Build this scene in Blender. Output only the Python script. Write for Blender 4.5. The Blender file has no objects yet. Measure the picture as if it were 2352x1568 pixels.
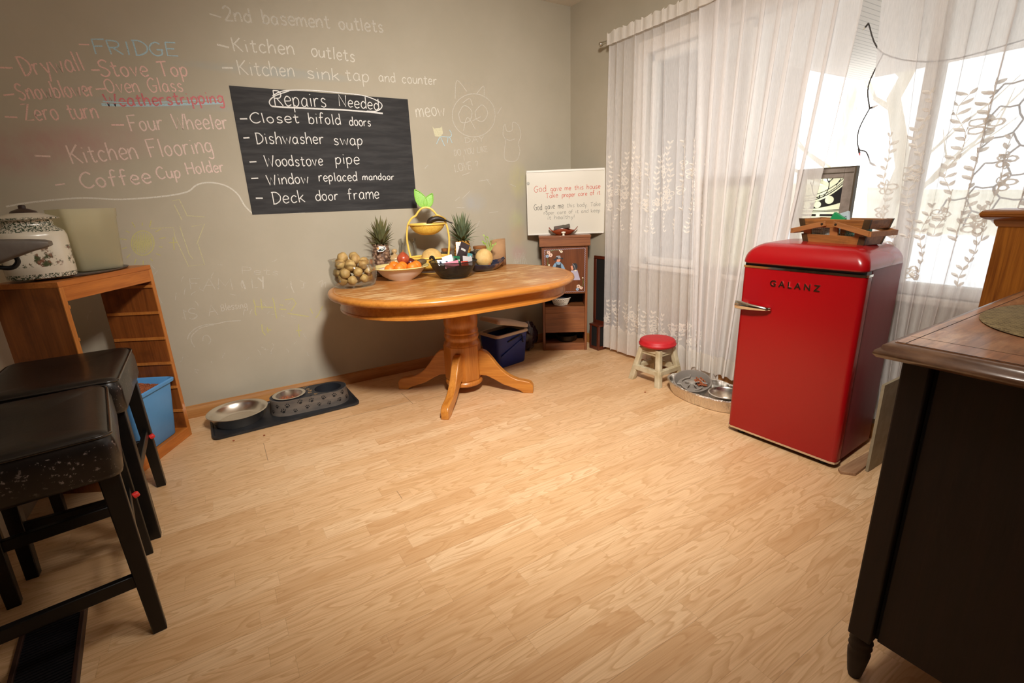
import bpy, bmesh, math, random
from mathutils import Vector, Matrix, Euler, noise
random.seed(7)
R = math.radians
PI = math.pi
SC = bpy.context.scene
COL = SC.collection

# ---------------------------------------------------------------- camera
FPX, PITCH, ROLL, YAW, EYE = 1101.3, R(16.362), R(2.098), R(31.135), 1.22
_fw = Vector((math.sin(YAW) * math.cos(PITCH), math.cos(YAW) * math.cos(PITCH), -math.sin(PITCH)))
_r0 = Vector((math.cos(YAW), -math.sin(YAW), 0))
_u0 = _r0.cross(_fw)
_rt = _r0 * math.cos(ROLL) - _u0 * math.sin(ROLL)
_up = _rt.cross(_fw)
CO = Vector((0, 0, EYE))
cd = bpy.data.cameras.new('camera')
cam = bpy.data.objects.new('camera', cd)
COL.objects.link(cam)
m3 = Matrix((_rt, _up, -_fw)).transposed()
cam.matrix_world = Matrix.Translation(CO) @ m3.to_4x4()
cd.sensor_fit = 'HORIZONTAL'
cd.sensor_width = 36
cd.lens = FPX / 2352 * 36
cd.clip_start = 0.02
cd.clip_end = 300
SC.camera = cam

# ---------------------------------------------------------------- world, lamps, exposure
SC.view_settings.view_transform = 'Standard'
SC.view_settings.look = 'None'
SC.view_settings.gamma = 1
SC.view_settings.exposure = 0.0
SC.view_settings.use_curve_mapping = False
SC.cycles.transparent_max_bounces = 28
w = bpy.data.worlds.new('overcast_sky')
SC.world = w
w.use_nodes = True
bg = w.node_tree.nodes['Background']
bg.inputs[0].default_value = (0.93, 0.96, 1.0, 1)
bg.inputs[1].default_value = 3.0

def area(name, loc, rot, sx, sy, power, color=(1, 1, 1), portal=False):
    l = bpy.data.lights.new(name, 'AREA')
    l.shape = 'RECTANGLE'; l.size = sx; l.size_y = sy; l.energy = power; l.color = color
    if portal: l.cycles.is_portal = True
    o = bpy.data.objects.new(name, l)
    o.location = loc; o.rotation_euler = rot
    COL.objects.link(o)
    return o
area('window_portal', (2.80, 1.2, 1.42), (0, R(90), 0), 1.5, 2.8, 1, portal=True)
LAMP = (0.85, 0.85, 2.40)  # unseen ceiling lamp, added as soft fill
LAMP_POWER = 36
LAMP_COLOR = (1.0, 0.945, 0.87)
SPOT, SPOT_AIM, SPOT_POWER = (0.52, 0.50, 2.36), (1.50, 2.4, 0.80), 410  # added spot in place of camera flash bounced off the ceiling
ls = bpy.data.lights.new('flash_spot', 'SPOT')
ls.energy = SPOT_POWER; ls.color = LAMP_COLOR; ls.shadow_soft_size = .16; ls.spot_size = R(105); ls.spot_blend = 1.0

# ---------------------------------------------------------------- picture point -> place
def ray(px, py):
    return _fw * FPX + _rt * (px - 1176) - _up * (py - 784)
def at(px, py, ax, v):
    d = ray(px, py)
    return CO + d * ((v - CO[ax]) / d[ax])
def on(px, py, p0, n):
    d = ray(px, py); n = Vector(n)
    return CO + d * ((Vector(p0) - CO).dot(n) / d.dot(n))
def zat(px, py, x, y):
    return on(px, py, (x, y, 0), (x, y, 0)).z

# ---------------------------------------------------------------- mesh builder
class MB:
    def __init__(s):
        s.v = []; s.f = []; s.m = []; s.mi = 0
    def add(s, vs, fs, M=None):
        o = len(s.v)
        s.v += [tuple(M @ Vector(p)) if M else tuple(p) for p in vs]
        s.f += [tuple(i + o for i in f) for f in fs]
        s.m += [s.mi] * len(fs)
        return s
    def box(s, x0, x1, y0, y1, z0, z1, M=None):
        return s.add([(x, y, z) for x in (x0, x1) for y in (y0, y1) for z in (z0, z1)],
                     [(0, 1, 3, 2), (4, 6, 7, 5), (0, 4, 5, 1), (2, 3, 7, 6), (0, 2, 6, 4), (1, 5, 7, 3)], M)
    def hexa(s, a, b):
        """a, b: two quads (4 points each) joined"""
        return s.add(list(a) + list(b), [(0, 1, 2, 3), (7, 6, 5, 4)] + [(i, i + 4, (i + 1) % 4 + 4, (i + 1) % 4) for i in range(4)])
    def loft(s, rings, closed=True, cap=True, M=None):
        n = len(rings[0]); vs = [p for r in rings for p in r]; fs = []
        for k in range(len(rings) - 1):
            for i in range(n if closed else n - 1):
                j = (i + 1) % n
                fs.append((k * n + i, k * n + j, (k + 1) * n + j, (k + 1) * n + i))
        if cap:
            fs.append(tuple(range(n - 1, -1, -1)))
            fs.append(tuple((len(rings) - 1) * n + i for i in range(n)))
        return s.add(vs, fs, M)
    def tube(s, pts, r, n=8, closed=False, cap=True, flat=1.0, M=None):
        pts = [Vector(p) for p in pts]; K = len(pts); rings = []; up = None
        for i, p in enumerate(pts):
            if closed: t = pts[(i + 1) % K] - pts[i - 1]
            else: t = pts[min(i + 1, K - 1)] - pts[max(i - 1, 0)]
            t = t.normalized() if t.length > 1e-9 else Vector((0, 0, 1))
            if up is None:
                up = t.orthogonal().normalized() if abs(t.z) > .95 else Vector((0, 0, 1))
            a = (up - t * up.dot(t))
            a = a.normalized() if a.length > 1e-6 else t.orthogonal().normalized()
            up = a
            b = t.cross(a)
            rr = r[i] if isinstance(r, (list, tuple)) else r
            rings.append([p + (a * math.cos(2 * PI * k / n) * flat + b * math.sin(2 * PI * k / n)) * rr for k in range(n)])
        if closed: rings.append(rings[0]); cap = False
        return s.loft(rings, True, cap, M)
    def lathe(s, prof, n=32, M=None, cap=False, fn=None):
        rings = []
        for (r, z) in prof:
            rings.append([((r if fn is None else r * fn(2 * PI * k / n, z)) * math.cos(2 * PI * k / n), (r if fn is None else r * fn(2 * PI * k / n, z)) * math.sin(2 * PI * k / n), z) for k in range(n)])
        return s.loft(rings, True, cap, M)
    def prism(s, poly, z0, z1, M=None):
        n = len(poly)
        return s.add([(x, y, z0) for x, y in poly] + [(x, y, z1) for x, y in poly],
                     [tuple(range(n - 1, -1, -1)), tuple(range(n, 2 * n))] + [(i, (i + 1) % n, n + (i + 1) % n, n + i) for i in range(n)], M)
    def face(s, pts, M=None):
        return s.add(pts, [tuple(range(len(pts)))], M)
    def grid(s, fn, nu, nv, M=None):
        vs = [fn(i / nu, j / nv) for j in range(nv + 1) for i in range(nu + 1)]
        return s.add(vs, [(j * (nu + 1) + i, j * (nu + 1) + i + 1, (j + 1) * (nu + 1) + i + 1, (j + 1) * (nu + 1) + i) for j in range(nv) for i in range(nu)], M)
    def ball(s, c, rx, ry, rz, n=16, m=10, fn=None, M=None):
        rings = []
        for j in range(m + 1):
            a = PI * (j / m * .998 + .001)
            ring = []
            for k in range(n):
                b = 2 * PI * k / n
                d = Vector((math.sin(a) * math.cos(b), math.sin(a) * math.sin(b), -math.cos(a)))
                q = fn(d) if fn else 1
                ring.append((c[0] + d.x * rx * q, c[1] + d.y * ry * q, c[2] + d.z * rz * q))
            rings.append(ring)
        return s.loft(rings, True, True, M)
    def ribbon(s, pts, wd, nrm):
        """flat ribbon lying in the plane with normal nrm; later strokes lie a hair above earlier ones"""
        nrm = Vector(nrm); lift = nrm.normalized() * (1.2e-5 * (len(s.f) % 97)); pts = [Vector(p) + lift for p in pts]; L = []; Rr = []; K = len(pts)
        for i, p in enumerate(pts):
            t = pts[min(i + 1, K - 1)] - pts[max(i - 1, 0)]
            if t.length < 1e-9: t = Vector((1, 0, 0))
            b = t.normalized().cross(nrm).normalized()
            q = wd[i] if isinstance(wd, (list, tuple)) else wd
            L.append(p + b * q / 2); Rr.append(p - b * q / 2)
        return s.add(L + Rr, [(i, i + 1, K + i + 1, K + i) for i in range(K - 1)])
    def build(s, name, mats, parent=None, loc=None, rotz=0, smooth=True, angle=38, bevel=0, seg=2, solid=0, sub=0, kind=None, label=None, rot=None, normals=True):
        me = bpy.data.meshes.new(name)
        me.from_pydata(s.v, [], s.f)
        if not isinstance(mats, (list, tuple)): mats = [mats]
        for m in mats: me.materials.append(m)
        if len(mats) > 1: me.polygons.foreach_set('material_index', s.m)
        if normals:
            b = bmesh.new(); b.from_mesh(me)
            bmesh.ops.recalc_face_normals(b, faces=b.faces)
            b.to_mesh(me); b.free()
        if smooth:
            me.polygons.foreach_set('use_smooth', [True] * len(me.polygons))
            if angle < 179: me.set_sharp_from_angle(angle=R(angle))
        me.update()
        o = bpy.data.objects.new(name, me)
        COL.objects.link(o)
        if parent: o.parent = parent
        if loc is not None: o.location = loc
        o.rotation_euler = rot if rot is not None else (0, 0, rotz)
        if solid:
            md = o.modifiers.new('thick', 'SOLIDIFY'); md.thickness = solid; md.offset = 0
        if bevel:
            md = o.modifiers.new('bevel', 'BEVEL'); md.width = bevel; md.segments = seg; md.limit_method = 'ANGLE'; md.angle_limit = R(35)
            md.harden_normals = False
        if sub:
            md = o.modifiers.new('sub', 'SUBSURF'); md.levels = sub; md.render_levels = sub
        if kind: o['kind'] = kind
        if label: o['label'] = label
        return o

def thing(name, label, cat, loc=(0, 0, 0), rotz=0, group=None):
    o = bpy.data.objects.new(name, None)
    o.empty_display_size = .05
    COL.objects.link(o)
    o.location = loc; o.rotation_euler = (0, 0, rotz)
    o['label'] = label; o['category'] = cat
    if group: o['group'] = group
    return o
def tag(o, label, cat, group=None, kind=None):
    o['label'] = label; o['category'] = cat
    if group: o['group'] = group
    if kind: o['kind'] = kind
    return o
def dup(root, loc, rotz, label, group=None):
    r = root.copy(); COL.objects.link(r)
    r.location = loc; r.rotation_euler = (0, 0, rotz); r['label'] = label
    if group: r['group'] = group
    for ch in list(root.children):
        c = ch.copy(); COL.objects.link(c); c.parent = r
        for g in list(ch.children):
            d = g.copy(); COL.objects.link(d); d.parent = c
    return r
def smooth_pts(P, k=6, closed=False):
    P = [Vector(p) for p in P]; n = len(P); out = []
    if n < 3: return P
    for i in range(n if closed else n - 1):
        a, b, c, d = (P[(i - 1) % n] if closed or i > 0 else P[0]), P[i], P[(i + 1) % n], (P[(i + 2) % n] if closed or i + 2 < n else P[-1])
        for j in range(k):
            t = j / k
            out.append(.5 * ((2 * b) + (c - a) * t + (2 * a - 5 * b + 4 * c - d) * t * t + (3 * b - a - 3 * c + d) * t ** 3))
    if not closed: out.append(P[-1])
    return out

# ---------------------------------------------------------------- materials
def S(r, g, b):
    f = lambda c: (c / 255 / 12.92) if c / 255 <= .04045 else ((c / 255 + .055) / 1.055) ** 2.4
    return (f(r), f(g), f(b), 1)
class NT:
    def __init__(s, name):
        s.mat = bpy.data.materials.new(name); s.mat.use_nodes = True
        s.t = s.mat.node_tree; s.n = s.t.nodes; s.p = s.n['Principled BSDF']; s.out = s.n['Material Output']
    def new(s, typ, **kw):
        n = s.n.new(typ)
        for k, v in kw.items(): setattr(n, k, v)
        return n
    def link(s, a, b): s.t.links.new(a, b)
    def math(s, op, a, b=None, c=None):
        n = s.new('ShaderNodeMath', operation=op)
        for i, v in enumerate((a, b, c)):
            if v is None: continue
            if isinstance(v, (int, float)): n.inputs[i].default_value = v
            else: s.link(v, n.inputs[i])
        return n.outputs[0]
    def mix(s, fac, a, b, mode='MIX'):
        n = s.new('ShaderNodeMix', data_type='RGBA', blend_type=mode)
        for sock, v in ((n.inputs[0], fac), (n.inputs[6], a), (n.inputs[7], b)):
            if isinstance(v, (int, float)): sock.default_value = v
            elif isinstance(v, tuple): sock.default_value = v
            else: s.link(v, sock)
        return n.outputs[2]
    def coord(s, scale=(1, 1, 1), out='Object', loc=(0, 0, 0), rot=(0, 0, 0)):
        c = s.new('ShaderNodeTexCoord'); m = s.new('ShaderNodeMapping')
        m.inputs['Scale'].default_value = scale; m.inputs['Location'].default_value = loc; m.inputs['Rotation'].default_value = rot
        s.link(c.outputs[out], m.inputs[0])
        return m.outputs[0]
    def noise(s, vec, scale=5, detail=4, rough=.6, dist=0):
        n = s.new('ShaderNodeTexNoise')
        n.inputs['Scale'].default_value = scale; n.inputs['Detail'].default_value = detail
        n.inputs['Roughness'].default_value = rough; n.inputs['Distortion'].default_value = dist
        if vec is not None: s.link(vec, n.inputs['Vector'])
        return n.outputs['Fac']
    def ramp(s, fac, stops, interp='LINEAR'):
        n = s.new('ShaderNodeValToRGB'); n.color_ramp.interpolation = interp
        e = n.color_ramp.elements
        while len(e) < len(stops): e.new(.5)
        for k, (p, c) in enumerate(stops):
            e[k].position = p; e[k].color = c if isinstance(c, tuple) else (c, c, c, 1)
        s.link(fac, n.inputs[0])
        return n.outputs[0]
    def bump(s, h, strength=.2, dist=.01):
        n = s.new('ShaderNodeBump'); n.inputs['Strength'].default_value = strength; n.inputs['Distance'].default_value = dist
        s.link(h, n.inputs['Height']); s.link(n.outputs[0], s.p.inputs['Normal'])
    def set(s, color=None, rough=.5, metal=0, spec=None, coat=0, trans=0, ior=None):
        if color is not None:
            if isinstance(color, tuple): s.p.inputs['Base Color'].default_value = color
            else: s.link(color, s.p.inputs['Base Color'])
        if isinstance(rough, (int, float)): s.p.inputs['Roughness'].default_value = rough
        else: s.link(rough, s.p.inputs['Roughness'])
        s.p.inputs['Metallic'].default_value = metal
        if spec is not None: s.p.inputs['Specular IOR Level'].default_value = spec
        s.p.inputs['Coat Weight'].default_value = coat; s.p.inputs['Coat Roughness'].default_value = .08
        s.p.inputs['Transmission Weight'].default_value = trans
        if ior: s.p.inputs['IOR'].default_value = ior
        return s.mat
def plain(name, c, rough=.5, metal=0, spec=None, coat=0, c2=None, scale=12, bump=0, bscale=40, detail=4, lo=.35, hi=.65, stretch=(1, 1, 1)):
    t = NT(name)
    col = c
    if c2 is not None:
        col = t.mix(t.ramp(t.noise(t.coord(stretch), scale, detail), [(lo, 0.0), (hi, 1.0)]), c, c2)
    if bump: t.bump(t.noise(t.coord(), bscale, 3), bump, .004)
    return t.set(col, rough, metal, spec, coat)
def wood(name, c1, c2, axis=0, scale=1, rough=.42, coat=.0, wear=None, dark=None):
    """grain running along axis"""
    t = NT(name)
    st = [14 * scale] * 3; st[axis] = 1.1 * scale
    v = t.coord(tuple(st))
    a = t.noise(v, 2.2, 5, .62, .6)
    st2 = [60 * scale] * 3; st2[axis] = 2 * scale
    b = t.noise(t.coord(tuple(st2)), 3, 3, .6)
    col = t.mix(t.ramp(a, [(.37, 0.0), (.61, 1.0)]), c1, c2)
    col = t.mix(t.ramp(b, [(.3, .75), (.6, 1.0)]), (0, 0, 0, 1), col, 'MIX') if False else t.mix(.35, col, t.mix(t.ramp(b, [(.38, 0.0), (.62, 1.0)]), c1, c2))
    if dark is not None:
        col = t.mix(t.ramp(t.noise(t.coord((3, 3, 3)), 2.5, 4), [(.55, 0.0), (.75, .7)]), col, dark)
    if wear is not None:
        st3 = [11, 11, 11]; st3[axis] = 2.4
        pt_ = t.ramp(t.noise(t.coord((1, 1, 1)), 3.2, 3, .6), [(.42, 0.0), (.6, 1.0)])
        col = t.mix(t.math('MULTIPLY', pt_, t.ramp(t.noise(t.coord(tuple(st3)), 2.6, 7, .72), [(.46, 0.0), (.58, .85)])), col, wear)
    t.bump(b, .08, .003)
    return t.set(col, rough, 0, None, coat)
def glass(name, tint=(1, 1, 1, 1), refl=.6, milky=0, milk=(.9, .9, .85, 1)):
    t = NT(name)
    tr = t.new('ShaderNodeBsdfTransparent'); tr.inputs[0].default_value = tint
    gl = t.new('ShaderNodeBsdfGlossy'); gl.inputs['Roughness'].default_value = .03
    fr = t.new('ShaderNodeFresnel'); fr.inputs[0].default_value = 1.45
    mx = t.new('ShaderNodeMixShader')
    t.link(t.math('MULTIPLY', fr.outputs[0], refl), mx.inputs[0]); t.link(tr.outputs[0], mx.inputs[1]); t.link(gl.outputs[0], mx.inputs[2])
    sh = mx.outputs[0]
    if milky:
        df = t.new('ShaderNodeBsdfDiffuse'); df.inputs[0].default_value = milk
        tl = t.new('ShaderNodeBsdfTranslucent'); tl.inputs[0].default_value = milk
        m1 = t.new('ShaderNodeMixShader'); m1.inputs[0].default_value = .4
        t.link(df.outputs[0], m1.inputs[1]); t.link(tl.outputs[0], m1.inputs[2])
        m2 = t.new('ShaderNodeMixShader'); m2.inputs[0].default_value = milky
        t.link(sh, m2.inputs[1]); t.link(m1.outputs[0], m2.inputs[2]); sh = m2.outputs[0]
    t.link(sh, t.out.inputs[0])
    return t.mat
def sheer(name, color, alpha, weave=0):
    t = NT(name)
    tr = t.new('ShaderNodeBsdfTransparent')
    df = t.new('ShaderNodeBsdfDiffuse'); df.inputs[0].default_value = color
    tl = t.new('ShaderNodeBsdfTranslucent'); tl.inputs[0].default_value = color
    m1 = t.new('ShaderNodeMixShader'); m1.inputs[0].default_value = .42
    t.link(df.outputs[0], m1.inputs[1]); t.link(tl.outputs[0], m1.inputs[2])
    m2 = t.new('ShaderNodeMixShader')
    f = t.math('ADD', alpha, t.math('MULTIPLY', t.math('SUBTRACT', t.noise(t.coord((1, 30, 4)), 6, 3), .5), .25))
    t.link(f, m2.inputs[0])
    t.link(tr.outputs[0], m2.inputs[1]); t.link(m1.outputs[0], m2.inputs[2])
    t.link(m2.outputs[0], t.out.inputs[0])
    return t.mat
def chalk(name, color, alpha):
    t = NT(name)
    tr = t.new('ShaderNodeBsdfTransparent')
    df = t.new('ShaderNodeBsdfDiffuse'); df.inputs[0].default_value = color
    mx = t.new('ShaderNodeMixShader')
    nz = t.ramp(t.noise(t.coord(), 260, 3, .7), [(.28, .45), (.46, 1.0)])
    t.link(t.math('MULTIPLY', nz, alpha), mx.inputs[0])
    t.link(tr.outputs[0], mx.inputs[1]); t.link(df.outputs[0], mx.inputs[2])
    t.link(mx.outputs[0], t.out.inputs[0])
    return t.mat
# ================================================================ the setting
XL, XR, Y0, YB, ZC = -3.5, 2.68, -2.6, 3.38, 2.64
WY0, WY1, WZ0, WZ1 = -0.35, 2.55, 0.74, 2.12          # the window opening in the right wall

# floor: light oak strip laminate, strips run along x
t = NT('oak_laminate')
c = t.new('ShaderNodeTexCoord'); sp = t.new('ShaderNodeSeparateXYZ'); t.link(c.outputs['Object'], sp.inputs[0])
X_, Y_ = sp.outputs[0], sp.outputs[1]
row = t.math('FLOOR', t.math('DIVIDE', Y_, .078))
wn = t.new('ShaderNodeTexWhiteNoise', noise_dimensions='1D'); t.link(row, wn.inputs['W'])
xs = t.math('ADD', t.math('DIVIDE', X_, .46), t.math('MULTIPLY', wn.outputs[0], 7.3))
colm = t.math('FLOOR', xs)
cv = t.new('ShaderNodeCombineXYZ'); t.link(row, cv.inputs[0]); t.link(colm, cv.inputs[1])
w2 = t.new('ShaderNodeTexWhiteNoise', noise_dimensions='2D'); t.link(cv.outputs[0], w2.inputs['Vector'])
cell = w2.outputs['Value']
gv = t.new('ShaderNodeCombineXYZ')
t.link(t.math('MULTIPLY', X_, 1.9), gv.inputs[0]); t.link(t.math('MULTIPLY', Y_, 12.0), gv.inputs[1]); t.link(t.math('MULTIPLY', cell, 37.0), gv.inputs[2])
n1 = t.noise(gv.outputs[0], 1.25, 2, .45, .35)
rings = t.math('FRACT', t.math('MULTIPLY', n1, 10.0))
rings = t.ramp(rings, [(0.0, 0.0), (.55, .25), (.9, 1.0), (1.0, 0.0)])
fv = t.new('ShaderNodeCombineXYZ')
t.link(t.math('MULTIPLY', X_, 6.0), fv.inputs[0]); t.link(t.math('MULTIPLY', Y_, 230.0), fv.inputs[1]); t.link(t.math('MULTIPLY', cell, 11.0), fv.inputs[2])
fine = t.ramp(t.noise(fv.outputs[0], 1.0, 3, .6), [(.38, 0.0), (.66, 1.0)])
base = t.ramp(cell, [(0.0, S(214, 172, 126)), (.35, S(230, 192, 148)), (.7, S(223, 183, 137)), (1.0, S(236, 202, 160))])
colr = t.mix(t.math('MULTIPLY', rings, .62), base, S(194, 146, 96))
colr = t.mix(t.math('MULTIPLY', fine, .30), colr, S(180, 130, 84))
fy = t.math('FRACT', t.math('DIVIDE', Y_, .078)); fx = t.math('FRACT', xs)
seam = t.math('MAXIMUM', t.math('LESS_THAN', fy, .018), t.math('LESS_THAN', fx, .004))
colr = t.mix(t.math('MULTIPLY', seam, .16), colr, S(120, 80, 45))
fy3 = t.math('FRACT', t.math('DIVIDE', Y_, .234))
colr = t.mix(t.math('MULTIPLY', t.math('LESS_THAN', fy3, .006), .28), colr, S(90, 58, 32))
def gap(xa, xb, ya, yb, amt):
    global colr
    f = t.math('MULTIPLY', t.math('MULTIPLY', t.math('GREATER_THAN', X_, xa), t.math('LESS_THAN', X_, xb)), t.math('MULTIPLY', t.math('GREATER_THAN', Y_, ya), t.math('LESS_THAN', Y_, yb)))
    colr = t.mix(t.math('MULTIPLY', f, amt), colr, S(40, 24, 14))
for (p, q_, amt) in (((735, 970), (946, 924), .75), ((960, 921), (1040, 903), .7)):
    a, b = at(*p, 2, 0), at(*q_, 2, 0); ym = (a.y + b.y) / 2; gap(a.x, b.x, ym - .0012, ym + .0014, amt)
for (p, q_, amt) in (((922, 902), (948, 927), .8), ((605, 1018), (616, 1058), .6), ((910, 1127), (925, 1145), .6)):
    a, b = at(*p, 2, 0), at(*q_, 2, 0); xm = (a.x + b.x) / 2; gap(xm - .0012, xm + .0012, min(a.y, b.y), max(a.y, b.y), amt)
t.set(colr, .38, 0, .45)
M_floor = t.mat
MB().box(XL, XR + .1, Y0, YB + .1, -.12, 0).build('floor', M_floor, kind='structure', smooth=False)

M_ceil = plain('ceiling_paint', S(226, 221, 210), .9)
MB().box(XL, XR + .1, Y0, YB + .1, ZC, ZC + .1).build('ceiling', M_ceil, kind='structure', smooth=False)

# chalk wall paint with rubbed smears that have a shape of their own
t = NT('grey_green_wall_paint')
c = t.new('ShaderNodeTexCoord'); sp = t.new('ShaderNodeSeparateXYZ'); t.link(c.outputs['Object'], sp.inputs[0])
col = t.mix(t.ramp(t.noise(c.outputs['Object'], 1.6, 5, .65), [(.4, 0.0), (.62, .5)]), S(176, 167, 148), S(186, 177, 159))
def smear(px, py, rx, rz, colr, amt, sc=9):
    global col
    p = at(px, py, 1, YB)
    dx = t.math('DIVIDE', t.math('SUBTRACT', sp.outputs[0], p.x), rx); dz = t.math('DIVIDE', t.math('SUBTRACT', sp.outputs[2], p.z), rz)
    d = t.math('SQRT', t.math('ADD', t.math('MULTIPLY', dx, dx), t.math('MULTIPLY', dz, dz)))
    nz = t.noise(t.coord((sc, sc, sc * .6), rot=(0, .6, 0)), 1, 6, .7)
    f = t.math('MULTIPLY', t.math('SUBTRACT', 1.0, d), 1.6)
    f = t.math('MULTIPLY', t.math('MINIMUM', t.math('MAXIMUM', f, 0.0), 1.0), t.ramp(nz, [(.3, .15), (.65, 1.0)]))
    col = t.mix(t.math('MULTIPLY', f, amt), col, colr)
smear(70, 345, .42, .15, S(178, 116, 118), .5, 5)
smear(250, 320, .30, .12, S(180, 130, 130), .3, 5)
smear(640, 166, .55, .035, S(150, 170, 178), .45, 7)
smear(380, 240, .42, .03, S(150, 165, 175), .35, 7)
smear(1190, 415, .10, .16, S(200, 195, 120), .45, 14)
smear(1185, 505, .10, .10, S(190, 195, 130), .4, 14)
smear(1190, 540, .12, .12, S(195, 165, 120), .35, 12)
smear(1190, 580, .10, .08, S(195, 140, 145), .35, 14)
smear(1090, 465, .12, .09, S(165, 175, 190), .3, 14)
smear(1230, 320, .10, .14, S(185, 180, 160), .3, 10)
smear(620, 650, .8, .3, S(184, 176, 158), .3, 3)
t.set(col, .82)
t.bump(t.noise(t.coord(), 60, 3), .06, .003)
M_wall = t.mat
M_wall2 = plain('plain_wall_paint', S(170, 160, 140), .85, c2=S(176, 166, 147), scale=2)

wall_back = MB().box(XL, XR + .12, YB, YB + .12, 0, ZC).build('wall_back', M_wall, kind='structure', smooth=False)
mb = MB()
mb.box(XR, XR + .12, WY1, YB, 0, ZC); mb.box(XR, XR + .12, Y0, WY0, 0, ZC)
mb.box(XR, XR + .12, WY0, WY1, WZ1, ZC); mb.box(XR, XR + .12, WY0, WY1, 0, WZ0)
mb.build('wall_right', M_wall2, kind='structure', smooth=False)
M_wall3 = plain('kitchen_wall', S(112, 92, 72), .85)
MB().box(XL - .1, XL, Y0, YB, 0, ZC).build('wall_left', M_wall3, kind='structure', smooth=False)
MB().box(XL, XR + .12, Y0 - .1, Y0, 0, ZC).build('wall_front', M_wall3, kind='structure', smooth=False)
MB().box(-1.0, -.87, 2.35, YB, 0, ZC).build('wall_end', M_wall2, kind='structure', smooth=False)

M_oaktrim = wood('honey_oak_trim', S(190, 135, 75), S(160, 105, 52), 0, 1, .45)
def base_prof(d): return [(0, 0), (-.014, 0), (-.014, .05), (-.009, .062), (-.006, .075), (0, .078)]
mb = MB(); pr = base_prof(0)
mb.loft([[(x, YB + a, b) for a, b in pr] for x in (-.87, XR)])
mb.build('baseboard_back', M_oaktrim, kind='structure', angle=25)
mb = MB(); mb.loft([[(XR + a, y, b) for a, b in pr] for y in (Y0, YB)])
mb.build('baseboard_right', M_oaktrim, kind='structure', angle=25)

# window behind the curtains
M_white = plain('white_window_paint', S(232, 224, 214), .5)
M_glass = glass('window_glass', (.97, .985, .98, 1), .5)
win = bpy.data.objects.new('window_1', None); COL.objects.link(win); win['kind'] = 'structure'
mb = MB()
for y0, y1, z0, z1 in ((WY0 - .08, WY0, WZ0 - .06, WZ1 + .08), (WY1, WY1 + .08, WZ0 - .06, WZ1 + .08), (WY0, WY1, WZ1, WZ1 + .08)):
    mb.box(XR - .018, XR, y0, y1, z0, z1)
for y in (WY0, .98, 1.80, WY1):
    mb.box(XR + .03, XR + .09, max(y - .03, WY0), min(y + .03, WY1), WZ0, WZ1)
for z in (WZ0, WZ1 - .05):
    mb.box(XR + .03, XR + .09, WY0, WY1, z, z + .05)
mb.build('window_frame', M_white, win, kind='structure', bevel=.004)
MB().box(XR - .032, XR + .1, WY0 - .1, WY1 + .1, WZ0 - .03, WZ0).build('window_sill', M_white, win, kind='structure', bevel=.006)
for a, b in ((WY0 + .03, .95), (1.01, 1.77), (1.83, WY1 - .03)):
    MB().box(XR + .055, XR + .061, a, b, WZ0 + .05, WZ1 - .05).build('window_pane', M_glass, win, kind='structure', smooth=False)

# outside: porch, snow, field, the wing of the house, trees
M_snow = plain('snow', S(236, 238, 240), .9)
M_soff = NT('porch_soffit_panels')
q = M_soff; cc = q.new('ShaderNodeTexWave', wave_type='BANDS', bands_direction='Y'); cc.inputs['Scale'].default_value = 8
q.link(q.coord(), cc.inputs['Vector']); M_soff = q.set(q.mix(q.ramp(cc.outputs['Fac'], [(.04, 0.0), (.1, 1.0)]), S(186, 172, 158), S(218, 204, 190)), .7)
MB().box(XR + .12, 5.3, -4, 2.45, 2.16, 2.22).build('porch_ceiling', M_soff, kind='structure', smooth=False)
M_deck = plain('deck_boards', S(170, 165, 160), .8)
MB().box(XR + .12, 5.3, -4, 2.45, -.2, -.08).build('porch_floor', M_deck, kind='structure', smooth=False)
M_siding = NT('brown_siding')
q = M_siding; cc = q.new('ShaderNodeTexWave', wave_type='BANDS', bands_direction='Z', wave_profile='SAW'); cc.inputs['Scale'].default_value = 2.6
q.link(q.coord(), cc.inputs['Vector']); M_siding = q.set(q.mix(q.ramp(cc.outputs['Fac'], [(0.0, 0.0), (.12, 1.0)]), S(90, 76, 66), S(146, 124, 110)), .8)
MB().box(XR + .12, 4.4, 2.45, 2.6, -.2, 2.7).build('trim_1', M_siding, kind='structure', smooth=False)
MB().box(5.3, 60, -50, 60, -.7, -.5).build('snow_field', M_snow, kind='structure', smooth=False)
M_hill = plain('dry_grass_hill', S(226, 220, 200), .9, c2=S(206, 198, 170), scale=.6)
mb = MB()
mb.grid(lambda u, v: (22 + 20 * v, -40 + 90 * u, -.55 + 3.2 * math.sin(v * PI / 2) * (.7 + .3 * math.sin(u * 9))), 24, 6)
mb.build('far_hill', M_hill, kind='structure', normals=False)

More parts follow.
